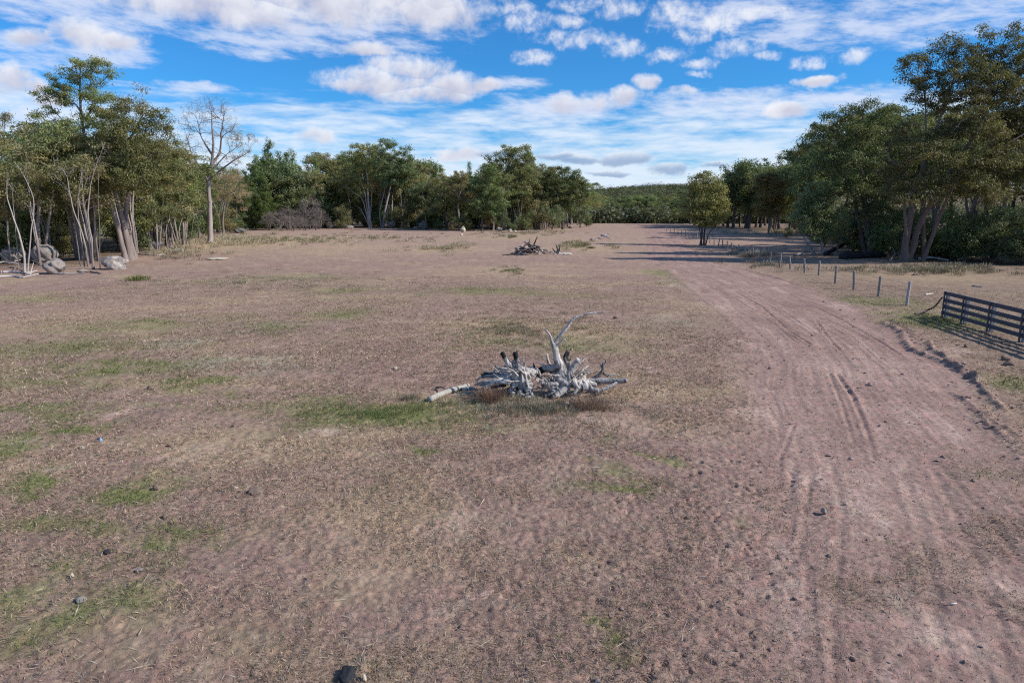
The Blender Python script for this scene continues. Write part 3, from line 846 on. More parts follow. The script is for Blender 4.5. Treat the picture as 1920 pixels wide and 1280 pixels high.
def tuft_field(name, label, spots, seed):
    """spots: x, y, radius, number of blades, height, colour"""
    rg = np.random.default_rng(seed)
    X, Y, Ln, Wd, Up, Cc, Az = [], [], [], [], [], [], []
    for (x, y, r, n, h, c) in spots:
        a = rg.uniform(0, 2 * PI, n); q = r * np.sqrt(rg.random(n))
        X.append(x + q * np.cos(a)); Y.append(y + q * np.sin(a)); dist = math.hypot(x, y)
        Ln.append(h * rg.uniform(.5, 1.2, n)); Wd.append(np.full(n, max(.008, dist * .00045)) * rg.uniform(.7, 1.4, n))
        Up.append(rg.uniform(.85, 1.5, n)); Cc.append(np.array(c) * rg.uniform(.65, 1.25, n)[:, None]); Az.append(a + rg.normal(0, .6, n))
    cat_ = np.concatenate
    o = blades(name, cat_(X), cat_(Y), cat_(Ln), cat_(Wd), cat_(Up), np.vstack(Cc), .18, seed, azs=cat_(Az))
    return tag(o, label, 'grass', kind='stuff')

def tufts():
    rg = np.random.default_rng(31)
    straw = (.49, .385, .27); tan = (.41, .312, .222); red = (.235, .145, .11); olive = (.25, .215, .115); brown = (.22, .165, .125)
    sp = []
    def patch(px, py, rx, ry, n, h, cols, nb=40, rad=.25):
        for _ in range(n):
            a = rg.uniform(0, 2 * PI); q = min(1.9, abs(rg.normal(0, .62)))
            x, y, _z = G(px + rx * q * math.cos(a), max(py + ry * q * math.sin(a), 420))
            sp.append((x, y, rad * rg.uniform(.6, 1.5), nb, h * rg.uniform(.6, 1.3), cols[rg.integers(len(cols))]))
    patch(430, 452, 100, 14, 190, .75, [straw, straw, tan], 60, .6)
    patch(330, 475, 80, 10, 90, .5, [straw, tan, brown], 50, .5)
    patch(560, 450, 120, 10, 120, .45, [straw, tan, olive], 50, .5)
    patch(830, 466, 80, 8, 60, .5, [straw, tan], 60, .6)
    patch(700, 447, 200, 8, 90, .4, [straw, tan, olive], 40, .6)
    patch(1085, 462, 40, 8, 40, .6, [straw, olive], 60, .5)
    patch(980, 437, 120, 5, 70, .5, [straw, tan], 50, .8)
    patch(1750, 508, 170, 9, 160, .5, [straw, tan, brown, brown], 55, .45)
    patch(1440, 498, 60, 8, 26, .5, [tan, brown, (.30, .25, .22)], 40, .45)
    patch(1380, 475, 60, 12, 26, .35, [tan, brown], 40, .5)
    patch(1480, 436, 110, 4, 70, .6, [straw, tan], 50, 1.0)
    patch(960, 445, 20, 3, 10, .5, [olive], 60, .4)
    patch(960, 620, 150, 35, 260, .14, [tan, olive, straw, red], 45, .22)
    patch(1010, 765, 170, 24, 220, .17, [brown, (.30, .26, .21), tan], 60, .16)
    patch(700, 775, 150, 22, 120, .09, [(.16, .2, .06), olive], 45, .2)
    patch(960, 508, 30, 8, 30, .2, [olive, tan], 50, .3)
    patch(500, 620, 420, 60, 420, .10, [tan, olive, brown, straw], 30, .3)
    patch(450, 530, 420, 30, 260, .16, [tan, olive, straw, brown], 30, .4)
    patch(1760, 600, 120, 20, 120, .11, [olive, (.17, .19, .06), tan], 40, .3)
    tuft_field('tall_dry_grass', 'tufts of taller dry grass standing out of the paddock', sp, 33)
    # counted tussocks of their own
    for (px, py, rpx, h, n, c, lab, nm) in [
        (258, 526, 20, .50, 420, (.155, .165, .045), 'green spiky grass tussock at the left edge of the paddock', 'grass_tussock'),
        (922, 752, 26, .42, 900, red, 'rusty red dry grass clump in front of the left grey stump', 'grass_clump'),
        (770, 750, 16, .22, 300, brown, 'small brown grass clump behind the fallen pale log', 'grass_clump'),
        (1105, 764, 34, .34, 900, (.265, .185, .15), 'reddish brown grass clump in front of the right grey stump', 'grass_clump'),
        (1080, 462, 10, .4, 160, (.15, .155, .06), 'olive grass tussock right of the far brush pile', 'grass_tussock'),
        (1108, 466, 7, .4, 140, (.12, .13, .05), 'dark green grass tussock farthest right of the far brush pile', 'grass_tussock'),
        (1430, 482, 24, 1.0, 700, (.27, .235, .215), 'grey dry bush beside the wire fence near the track', 'grass_clump'),
        (1403, 482, 14, .7, 400, (.28, .24, .21), 'smaller grey dry bush left of the big one by the fence', 'grass_clump')]:
        x, y, z = G(px, py); r = rpx * y / F / .98
        rg2 = np.random.default_rng(px); a = rg2.uniform(0, 2 * PI, n); q = r * rg2.random(n) ** .7
        X = x + q * np.cos(a); Y = y + q * np.sin(a); Z = HD(X, Y)
        o = blades(nm, X - x, Y - y, h * rg2.uniform(.5, 1.2, n), np.full(n, max(.007, y * .0005)), rg2.uniform(.6, 1.5, n), np.array(c) * rg2.uniform(.6, 1.35, n)[:, None], .15, px, z=Z - z, azs=a + rg2.normal(0, .5, n))
        o.location = (x, y, z); tag(o, lab, 'grass')
tufts()

# ================================================================== TREES
SKY_PX = [-900, -100, 0, 30, 60, 110, 230, 330, 380, 450, 520, 560, 620, 650, 700, 790, 830, 900, 940, 985, 1010, 1060, 1100, 1112, 1290, 1300, 1380, 1480, 1500, 1560, 1620, 1700, 1800, 1920, 2100, 2900]
SKY_PY = [220, 225, 235, 250, 235, 225, 230, 262, 300, 312, 285, 305, 305, 290, 285, 305, 322, 312, 300, 300, 322, 325, 350, 366, 366, 345, 314, 305, 262, 222, 205, 200, 190, 180, 170, 160]
EDGE_PX = [-1500, -200, 60, 150, 260, 330, 420, 480, 620, 690, 860, 960, 1060, 1110, 1290, 1300, 1420, 1490, 1560, 1640, 1700, 1900, 2500, 4500]
EDGE_PY = [520, 500, 500, 495, 482, 466, 440, 432, 428, 427, 431, 433, 427, 418, 418, 427, 430, 438, 470, 486, 492, 502, 515, 530]

def mk_arch():
    A = {}
    def lob(*l): return list(l)
    # spreading gums with bare lower trunks and separate leaf clouds (about 16 m)
    for i, (sd, cols) in enumerate(((301, OLIVE), (302, OLIVE), (303, BROWNO), (304, DARKG))):
        rg = np.random.default_rng(sd)
        st = [([(0, 0, -.2), (rg.normal(0, .3), rg.normal(0, .3), 4), (rg.normal(0, .7), rg.normal(0, .7), 8), (rg.normal(0, 1), rg.normal(0, 1), 12)], .30)]
        L = [(rg.normal(0, 1.9), rg.normal(0, 1.9), rg.uniform(7.0, 14.3), rg.uniform(1.5, 2.7), rg.uniform(1.5, 2.7), rg.uniform(1.0, 1.9)) for _ in range(9)] + [(0, 0, 14, 2.0, 2.0, 1.5), (0, 0, 10, 3.2, 3.2, 2.4)]
        A['gum%d' % i] = build_tree('gum', sd, st, L, 92, .88, 112, .36, .12, cols, (GREYBARK, PALEBARK, GREYBARK, DARKBARK)[i], (2, 8), .62, seg=1.0, mind=.75)
    # dense dark round crowns reaching low (about 11 m)
    for i, (sd, cols) in enumerate(((311, DARKG), (312, OLIVE), (313, GREYG_L))):
        rg = np.random.default_rng(sd)
        st = [([(0, 0, -.2), (.2, 0, 2), (rg.normal(0, .5), rg.normal(0, .5), 5), (rg.normal(0, .5), 0, 8)], .26)]
        L = [(rg.normal(0, 2.0), rg.normal(0, 2.0), rg.uniform(3.0, 9.2), rg.uniform(1.6, 2.6), rg.uniform(1.6, 2.6), rg.uniform(1.2, 2)) for _ in range(10)] + [(0, 0, 7, 3.0, 3.0, 3.2)]
        A['round%d' % i] = build_tree('round', sd, st, L, 112, .90, 112, .34, .13, cols, DARKBARK if i < 2 else GREYBARK, (1, 6), .75, seg=.9, fork=.25, mind=.7)
    # thin open trees, brownish, sky showing through (about 14 m)
    for i, (sd, cols) in enumerate(((321, BROWNO), (322, OLIVE))):
        rg = np.random.default_rng(sd)
        st = [([(0, 0, -.2), (.3, .1, 4), (rg.normal(0, .6), rg.normal(0, .6), 8), (rg.normal(0, .8), 0, 12)], .19),
              ([(.25, .2, -.2), (.9, .4, 3.5), (1.6, .8, 7.5), (2.0, .8, 10.5)], .14)]
        L = [(rg.normal(.5, 1.8), rg.normal(0, 1.6), rg.uniform(6, 12.6), rg.uniform(1.0, 1.8), rg.uniform(1.0, 1.8), rg.uniform(.8, 1.3)) for _ in range(8)]
        A['thin%d' % i] = build_tree('thin', sd, st, L, 62, .85, 80, .34, .11, cols, PALEBARK, (1, 5), .6, seg=.9, mind=.8, stray=.2, brown=.08)
    # cypress pines (about 13 m)
    for i, (sd, wd) in enumerate(((331, 1.0), (332, 1.25))):
        rg = np.random.default_rng(sd); tips = []
        for z in np.arange(1.0, 13.0, .34):
            rr = wd * (2.35 * (1 - (z / 13.2) ** 1.35) * min(1, .55 + z / 6)) + .12
            for q in range(int(max(1, rr * 4.2))):
                a = rg.uniform(0, 2 * PI); k = rr * rg.uniform(.55, 1.12); tips.append((k * math.cos(a), k * math.sin(a), z + rg.normal(0, .2)))
        tips += [(rg.normal(0, .3), rg.normal(0, .3), z) for z in (12.4, 12.9, 13.3)]
        tips = np.array(tips)
        A['pine%d' % i] = build_tree('pine', sd, [([(0, 0, -.2), (0, .05, 6), (0, 0, 13.0)], .2)], None, 0, .55, 62, .34, .085, PINEG, DARKBARK, (2, 9), .95, seg=1.2, fork=.06, tips=tips, droop=-.7, pathw=.02, up=.05, cvar=.25, k=2.6)
    # low bushy saplings with foliage to the ground (about 5 m)
    for i, (sd, cols) in enumerate(((341, GREYG_L), (342, DARKG), (343, BROWNO))):
        rg = np.random.default_rng(sd)
        st = [([(0, 0, -.1), (.1, 0, 1.5), (.2, .1, 3.6)], .09), ([(.1, .1, -.1), (-.5, .2, 1.3), (-.9, .2, 3.0)], .06)]
        L = [(rg.normal(0, .8), rg.normal(0, .8), rg.uniform(.8, 4.2), rg.uniform(.7, 1.2), rg.uniform(.7, 1.2), rg.uniform(.6, 1.0)) for _ in range(8)]
        A['bush%d' % i] = build_tree('bush', sd, st, L, 55, .55, 95, .22, .075, cols, DARKBARK, (1, 3), .8, seg=.5, fork=.1, mind=.42, tip_r=.012)
    # grey leafless thicket shrubs (about 3.6 m)
    for i, sd in enumerate((351, 352)):
        rg = np.random.default_rng(sd)
        st = [([(rg.normal(0, .2), rg.normal(0, .2), -.1), (rg.normal(0, .5), rg.normal(0, .5), 1.2), (rg.normal(0, .9), rg.normal(0, .9), 2.6)], .06) for _ in range(5)]
        L = [(0, 0, 2.0, 1.9, 1.9, 1.6), (.6, .3, 2.6, 1.2, 1.2, 1.0), (-.7, 0, 1.4, 1.2, 1.2, 1.0)]
        A['thicket%d' % i] = build_tree('thicket', sd, st, L, 95, .45, 16, .60, .022, [(.20, .165, .145), (.165, .135, .118), (.23, .19, .165)], ((.2, .165, .15), (.27, .23, .21)), (1, 2), .9, seg=.5, fork=.05, mind=.25, droop=-.5, tip_r=.012, up=.05, lmat=M_TWIG)
    return A
ARCH = mk_arch()

def dup(arch, name, px, Y, top_py, label, cat, group, rz, base_py=None, squash=1.0, hmax=30):
    if base_py is not None:
        x, y, z = G(px, base_py)
    else:
        x = (px - 960) / F * Y / (cp + (640 - 430) / F * sp) * 1.0
        x = ray(px, 430)[0] / ray(px, 430)[1] * Y; y = Y; z = float(H(x, y))
    zt = atY(px, top_py, y)[1]
    h = min(zt - z, hmax); s = h / ARCH[arch]['h']
    return place(ARCH[arch], name, (x, y, z - .05), rz, s * squash, label, cat, group, sz=s)

def px_tree(name, label, base, stems_px, lobes_px, ntips, R, per, ll, lw, cols, seed, bark=GREYBARK, cat='tree', depth=None, **kw):
    """a tree drawn from the photograph: stems as (px,py[,dy]) polylines with base radius, lobes (px,py,rx,ry[,dy[,weight]])"""
    X, Y, Z = G(*base)
    if depth: Y = depth; X = ray(*base)[0] / ray(*base)[1] * Y; Z = float(H(X, Y))
    def P(px, py, dy=0.0):
        x, z = atY(px, py, Y + dy); return (x - X, dy, z - Z)
    st = []
    for pts, r in stems_px:
        q = [P(*p) for p in pts]; q[0] = (q[0][0], q[0][1], min(q[0][2], -.15)); st.append((q, r))
    sc = Y / F / ray(base[0], 300)[1]
    lb = []
    for l in lobes_px:
        c = P(l[0], l[1], l[4] if len(l) > 4 else 0.0); rx, rz = l[2] * sc, l[3] * sc
        lb.append((c[0], c[1], c[2], rx, (rx + rz) / 2, rz, l[5] if len(l) > 5 else 1.0))
    a = build_tree(name, seed, st, lb, ntips, R, per, ll, lw, cols, bark, **kw)
    return place(a, name, (X, Y, Z), 0, 1, label, cat), (X, Y, Z)

def heroes():
    # --- left group
    px_tree('gum_tree', 'tallest gum tree of the left group, its crown standing high above the rest', (178, 484),
            [([(178, 484), (176, 420), (168, 340), (160, 270), (150, 190), (150, 140)], .30), ], 
            [(150, 130, 42, 22), (178, 128, 36, 18), (95, 182, 34, 22), (120, 150, 36, 20), (205, 152, 28, 18), (145, 175, 50, 20, 1), (90, 225, 30, 26), (185, 190, 34, 20, -1), (115, 262, 46, 34, 1), (160, 240, 44, 30, -1),
             (120, 315, 52, 40), (165, 300, 44, 38, -2), (200, 230, 34, 24, 1), (90, 290, 30, 30, 1), (70, 335, 36, 30, 2), (205, 138, 12, 8)],
            270, .74, 135, .27, .075, OLIVE, 401, DARKBARK, zmix=(3, 12), mind=.62, seg=.9, fork=.45, flat=.55)
    px_tree('gum_tree', 'gum tree with three thick leaning trunks behind the grey boulder on the left', (240, 488),
            [([(236, 491, -.3), (222, 430, -.2), (205, 375), (197, 335), (205, 280), (225, 230)], .27), ([(246, 488, .2), (232, 420, .4), (217, 362, .5), (215, 310, .5), (250, 250, .5), (268, 215)], .30), ([(252, 482, 1.6), (242, 440, 1.4), (236, 395, 1.2), (250, 330, 1), (290, 280)], .26)],
            [(235, 205, 40, 24), (215, 225, 36, 26), (265, 220, 40, 22), (300, 222, 28, 20), (290, 245, 38, 26, 1), (240, 255, 46, 30, -1), (200, 275, 40, 36), (275, 290, 44, 34, -1), (315, 285, 26, 30, 1), (320, 330, 30, 34), (250, 330, 44, 34, -2),
             (205, 330, 38, 34, -1), (295, 345, 38, 30, -1), (255, 172, 16, 9), (240, 300, 50, 30, 1)],
            270, .76, 135, .27, .075, OLIVE, 402, ((.25, .20, .175), (.34, .29, .255)), zmix=(2, 10), mind=.62, seg=.9, fork=.42, flat=.58)
    px_tree('gum_tree', 'short gum with a thick pale stump-like trunk and green leaves on the left', (287, 462),
            [([(287, 462), (286, 430), (292, 405), (280, 385), (268, 360)], .46), ([(290, 455, .3), (296, 415, .3), (310, 380, .5), (325, 350)], .3)],
            [(275, 385, 32, 18), (300, 395, 24, 18), (262, 400, 20, 16), (320, 350, 34, 30), (335, 385, 26, 26), (290, 345, 34, 22), (345, 345, 24, 24, 1), (310, 320, 30, 22, 1)],
            110, .75, 130, .26, .09, [(.085, .105, .042), (.075, .095, .045)], 403, ((.36, .29, .26), (.38, .32, .28)), mind=.6, seg=.8, fork=.3)
    px_tree('gum_tree', 'low olive gum at the far left edge of the photograph', (20, 452),
            [([(20, 452), (18, 380), (10, 300), (8, 240)], .28), ([(22, 452, .5), (40, 380, .5), (55, 300), (60, 265)], .2)],
            [(8, 228, 24, 14), (22, 250, 30, 16), (45, 270, 34, 22), (5, 290, 34, 24), (60, 310, 34, 26), (25, 330, 44, 30), (70, 350, 30, 22), (-30, 270, 40, 40), (0, 365, 40, 24)],
            170, .8, 130, .28, .09, BROWNO, 404, PALEBARK, zmix=(1, 6), mind=.62, seg=.9)
    # --- pale bare-limbed saplings along the left edge
    def sapling(base, stems, lobes, label, seed, n=22, per=26, bark=PALEBARK, cols=BROWNO, **kw):
        stems = [(a_, b_ * .68) for a_, b_ in stems]
        return px_tree('gum_sapling', label, base, stems, lobes, n, .42, per, .22, .07, cols, seed, bark, zmix=(0, 3), seg=.55, fork=.45, mind=.35, tip_r=.016, wig=.05, stray=.25, **kw)
    sapling((45, 513), [([(47, 513), (44, 470), (36, 440), (24, 405), (14, 372), (13, 345)], .125), ([(45, 466, .05), (58, 440, .1), (63, 400, .1), (62, 370, .1), (45, 330, .1), (28, 305)], .085), ([(20, 395, 0), (25, 375, .2), (23, 355, .2), (12, 340)], .06)],
            [(12, 335, 12, 14), (40, 312, 16, 14), (28, 350, 14, 10)], 'white forked gum sapling with bare limbs among the fallen branches', 411, n=14, per=8, bark=((.42, .365, .33), (.42, .375, .34)))
    sapling((100, 487), [([(101, 487), (91, 440), (80, 410), (66, 375), (58, 330), (50, 290)], .11), ([(81, 408), (84, 385, .1), (88, 355, .1), (82, 330)], .07), ([(86, 425, .1), (72, 400, .2), (60, 385, .2), (52, 360)], .06)],
            [(58, 305, 24, 22), (84, 330, 16, 16), (50, 345, 16, 14)], 'leaning pale gum sapling rising behind the round boulder', 412, n=30, per=26)
    sapling((168, 500), [([(166, 502), (160, 460), (150, 425), (138, 395), (130, 360), (125, 330), (112, 312)], .115), ([(150, 425, .1), (146, 395, .2), (148, 360, .2), (152, 325, .2)], .08), ([(140, 400), (132, 370, .1), (118, 350, .1), (100, 338)], .07)],
            [(122, 325, 20, 14), (150, 318, 14, 16), (105, 330, 16, 12)], 'crooked pale gum sapling with bare white limbs left of the dark hollow', 413, n=22, per=8)
    sapling((175, 504), [([(174, 505, -.3), (172, 450, -.2), (165, 410, -.2), (168, 360), (175, 325), (188, 290), (196, 268)], .115), ([(166, 408, -.2), (158, 380, -.2), (160, 345, -.3), (170, 330)], .07), ([(170, 345), (185, 322, .1), (198, 312, .1)], .05)],
            [(192, 280, 18, 16), (178, 310, 14, 14), (160, 335, 14, 12), (200, 310, 12, 8)], 'tall thin pale gum sapling with its white top bending right', 414, n=26, per=7)
    sapling((162, 478), [([(162, 478, .0), (150, 450), (143, 420), (148, 385), (142, 350)], .09)], [(145, 350, 18, 20)], 'slim grey leaning sapling behind the crooked pale sapling', 415, n=14, per=30, depth=79)
    sapling((258, 470), [([(252, 470), (246, 430), (238, 395), (240, 360), (262, 345), (275, 342)], .13), ([(240, 400), (252, 380, .1), (270, 375)], .05)], [(240, 345, 14, 14), (265, 340, 14, 8)], 'reddish slim sapling leaning against the three trunks', 416, n=14, per=10, bark=((.30, .19, .14), (.38, .29, .24)), depth=76)
    for i, (px, py, tp, lab) in enumerate([(315, 468, 360, 'thin brown broken sapling right of the short thick gum'), (340, 466, 365, 'grey ragged sapling with hanging bark in front of the dead tree'), (352, 462, 370, 'slender leaning sapling left of the dead tree'), (415, 438, 372, 'white twin-stemmed sapling just right of the dead tree')]):
        w = 7 + 3 * i
        sapling((px, py), [([(px, py), (px - 4, py - 35), (px + 3, py - 65), (px - 3, tp)], .11), ([(px + 2, py, .1), (px + 8, py - 30, .1), (px + 12, py - 60)], .07)], [(px, tp + 5, 14, 18), (px + 6, tp + 28, 16, 14)], lab, 420 + i, n=24, per=40 if i != 3 else 10, bark=PALEBARK if i == 3 else GREYBARK, cols=BROWNO if i != 1 else [(.2, .15, .12)])
    # --- the dead tree
    rg = np.random.default_rng(431)
    X, Y, Z = G(395, 456)
    def P(px, py, dy=0.0):
        x, z = atY(px, py, Y + dy); return (x - X, dy, z - Z)
    st = [([P(395, 457), P(394, 425), P(393, 380), P(391, 340), P(398, 300), P(400, 270), P(397, 235), P(398, 195)], .42),
          ([P(393, 345), P(380, 318, -.5), P(362, 295, -1), P(352, 262, -1), P(345, 240, -1)], .17), ([P(396, 310), P(412, 285, .8), P(415, 250, 1), P(420, 215, 1), P(418, 195, 1)], .18),
          ([P(398, 290), P(380, 262, 1), P(372, 235, 1.3), P(365, 205, 1)], .14), ([P(394, 335), P(415, 318, -1), P(440, 300, -1.5), P(462, 288, -1.5), P(476, 268, -1)], .16), ([P(396, 320), P(425, 290, 1.5), P(445, 275, 2), P(452, 258, 2)], .12)]
    lobes = []
    sc = Y / F
    for (px, py, rx, ry, dy) in [(398, 200, 30, 22, 0), (365, 215, 30, 26, 0), (345, 240, 16, 26, 0), (425, 215, 18, 26, 1), (352, 270, 22, 22, -1), (440, 265, 24, 22, 1), (470, 262, 14, 22, -1), (400, 240, 50, 34, 0), (380, 280, 30, 20, 0), (430, 300, 30, 16, 0), (460, 290, 18, 12, -1)]:
        c = P(px, py, dy); lobes.append((c[0], c[1], c[2], rx * sc, rx * sc * .8, ry * sc))
    tips = sample_tips(lobes, 420, rg, .30, .25)
    chains, dirs = grow(st, tips, rg, .6, .45, .06, .22, .12, .014, 2.15, .95)
    o = empty('dead_tree', (X, Y, Z), 'tall dead leafless gum tree with a smooth pinkish grey trunk', 'tree')
    for c in chains[:1]: link('trunk', trunk_mesh('trunk', c, (.37, .31, .28), (.27, .23, .215), (4, 9), rg, .8), o)
    for c in chains[1:]: link('trunk', trunk_mesh('trunk', c, (.30, .245, .225), (.26, .21, .19), (4, 12), rg, .8), o)
    tw = leaves_mesh('twigs', tips, dirs, rg, .60, .9, 7, .8, .022, [(.225, .195, .185), (.19, .16, .15)], .2, -.4, mat=M_TWIG)
    link('twigs', tw, o)
    rs = tips[(tips[:, 0] > P(428, 300)[0]) & (tips[:, 2] < P(400, 235)[2])]
    if len(rs): link('dead_leaves', leaves_mesh('dead_leaves', rs, np.zeros_like(rs), rg, .40, 1.1, 22, .20, .07, [(.20, .12, .09), (.16, .11, .08), (.14, .11, .07)], .3, .6), o)
    # brown half-dead tree right of it
    px_tree('gum_tree', 'brown half-dead low gum with drooping twigs right of the dead tree', (420, 443), [([(420, 443), (418, 410), (424, 370), (430, 335)], .22)],
            [(430, 345, 30, 24), (415, 365, 26, 22), (450, 375, 24, 24), (440, 330, 22, 16)], 80, .8, 90, .34, .05, [(.20, .15, .115), (.17, .13, .095), (.13, .11, .07)], 433, GREYBARK, mind=.55, seg=.8, fork=.3)
    # --- centre row
    px_tree('gum_tree', 'broad olive gum with a white trunk and pale bare side limbs at the paddock edge', (694, 427),
            [([(694, 427), (693, 400), (690, 370), (690, 345), (686, 310)], .40), ([(692, 392), (680, 375, -1), (668, 365, -1.5), (655, 355, -1.5)], .17), ([(691, 380), (684, 362, -.5), (678, 345, -.5), (672, 320)], .16), ([(691, 362), (700, 335, .5), (712, 310, .5)], .15), ([(693, 402), (676, 392, -1), (664, 385, -1.5)], .12)],
            [(680, 285, 34, 16), (660, 300, 28, 18), (700, 290, 30, 20), (680, 315, 50, 18), (652, 335, 20, 14), (645, 348, 18, 12), (672, 345, 24, 14), (712, 320, 22, 18), (690, 300, 40, 20, 2)],
            190, 1.05, 110, .42, .15, OLIVE, 441, ((.50, .43, .38), (.55, .49, .44)), zmix=(0, 3), mind=.85, seg=1.0, fork=.5)
    px_tree('gum_tree', 'darker gum with grey leaning trunks beside the white trunked gum', (722, 428),
            [([(718, 428), (722, 395), (730, 360), (738, 320)], .34), ([(716, 428, .4), (712, 400, .4), (718, 370, .4), (726, 340, .4)], .22), ([(734, 425, 1), (735, 395, 1), (736, 365, 1)], .3)],
            [(722, 272, 24, 14), (735, 290, 28, 18), (760, 290, 18, 16), (750, 315, 30, 20), (725, 305, 26, 18), (765, 325, 20, 16), (735, 340, 28, 16), (715, 330, 18, 14)],
            160, 1.05, 110, .42, .15, DARKG, 442, ((.26, .22, .2), (.36, .31, .28)), mind=.85, seg=1.0, fork=.45)
    px_tree('gum_tree', 'tall gum rising above its neighbours in the middle of the centre tree line', (942, 431),
            [([(942, 431), (944, 395), (950, 350), (955, 310), (965, 285)], .36)],
            [(952, 282, 18, 12), (975, 288, 26, 16), (935, 300, 22, 14), (990, 300, 14, 12), (955, 310, 34, 18), (975, 330, 34, 20), (930, 330, 26, 18), (990, 350, 26, 20), (950, 355, 36, 20), (985, 280, 14, 7)],
            190, 1.1, 110, .44, .16, [(.10, .088, .045), (.09, .085, .042), (.082, .085, .04)], 443, GREYBARK, mind=.9, seg=1.0, fork=.4)
    px_tree('gum_tree', 'round dark gum at the right end of the centre tree line', (1056, 430),
            [([(1055, 431), (1054, 405), (1050, 380), (1045, 350)], .30), ([(1056, 431, .3), (1061, 400, .3), (1066, 370, .3)], .2)],
            [(1045, 322, 20, 10), (1070, 328, 22, 12), (1030, 340, 18, 14), (1085, 345, 16, 14), (1055, 350, 38, 18), (1035, 370, 24, 16), (1075, 372, 28, 18), (1095, 365, 10, 12), (1055, 390, 34, 12)],
            190, 1.0, 115, .42, .15, DARKG, 444, DARKBARK, mind=.8, seg=1.0, fork=.3)
    px_tree('gum_tree', 'leafy green gum with bright tufts left of the tall centre gum', (905, 433),
            [([(905, 433), (904, 405), (908, 375), (912, 345)], .28)],
            [(915, 318, 20, 12), (925, 335, 18, 12), (905, 350, 24, 16), (925, 365, 22, 16), (900, 385, 26, 16), (935, 385, 22, 12), (915, 400, 28, 10)],
            150, 1.0, 110, .40, .15, [(.068, .088, .040), (.058, .078, .038), (.052, .070, .036)], 445, DARKBARK, mind=.8, seg=1.0, fork=.3)
    px_tree('gum_tree', 'blue green bushy gum behind the two boulders of the centre', (800, 429),
            [([(800, 429), (798, 405), (796, 385), (795, 360)], .22)],
            [(795, 350, 24, 12), (780, 365, 20, 14), (812, 365, 18, 14), (795, 380, 30, 14), (770, 385, 18, 12), (815, 392, 20, 12)],
            140, .95, 110, .38, .14, GREYG_L, 446, GREYBARK, mind=.75, seg=.9, fork=.3)
    # --- right of the track
    px_tree('gum_tree', 'lone many-stemmed gum tree standing by the fence right of the track', (1318, 460),
            [([(1313, 460), (1316, 435), (1314, 405), (1318, 365), (1322, 345)], .15), ([(1320, 460, .3), (1321, 430, .3), (1330, 405, .3), (1340, 375, .3)], .13), ([(1322, 459, -.2), (1328, 440, -.3), (1340, 425, -.4), (1352, 412)], .10), ([(1316, 460, .6), (1312, 430, .6), (1302, 405, .6)], .12)],
            [(1318, 332, 20, 10), (1335, 338, 18, 10), (1308, 350, 20, 14), (1340, 356, 22, 14), (1298, 378, 18, 14), (1325, 375, 32, 16), (1352, 380, 16, 14), (1312, 398, 30, 14), (1345, 402, 22, 12), (1290, 402, 14, 10), (1325, 415, 30, 8), (1360, 395, 8, 8)],
            150, .78, 95, .34, .11, YELL, 451, ((.13, .105, .09), (.22, .185, .16)), mind=.68, seg=.9, fork=.35)
    px_tree('gum_tree', 'small round tan-leaved tree standing out in the dry grass on the right', (1441, 438),
            [([(1441, 438), (1442, 420), (1440, 400), (1438, 375)], .18)],
            [(1435, 335, 20, 10), (1452, 345, 18, 12), (1430, 355, 20, 14), (1445, 370, 28, 16), (1430, 385, 20, 12), (1458, 388, 16, 12), (1442, 400, 24, 8)],
            130, .95, 110, .38, .14, [(.125, .095, .042), (.11, .09, .042), (.098, .085, .042)], 452, GREYBARK, mind=.72, seg=.9, fork=.3)
    px_tree('gum_tree', 'small grey green tree with pale leaning stems near the right fence', (1535, 479),
            [([(1547, 479), (1541, 458), (1536, 435), (1535, 405), (1538, 375)], .13), ([(1545, 479, .2), (1540, 462, .2), (1538, 440, .3), (1550, 410, .3)], .09), ([(1528, 480, -.2), (1516, 462, -.2), (1508, 445, -.2), (1506, 410)], .10), ([(1530, 480, .2), (1522, 465, .2), (1512, 455, .2), (1500, 430)], .08)],
            [(1535, 355, 24, 14), (1515, 372, 20, 14), (1552, 375, 20, 16), (1530, 390, 30, 18), (1505, 405, 20, 16), (1545, 415, 26, 16), (1518, 430, 22, 12), (1500, 385, 12, 10), (1560, 430, 14, 14), (1540, 445, 20, 8)],
            210, .52, 120, .20, .075, [(.105, .12, .072), (.095, .108, .06), (.12, .125, .072)], 453, ((.34, .29, .26), (.36, .31, .28)), mind=.40, seg=.6, fork=.4, tip_r=.014)
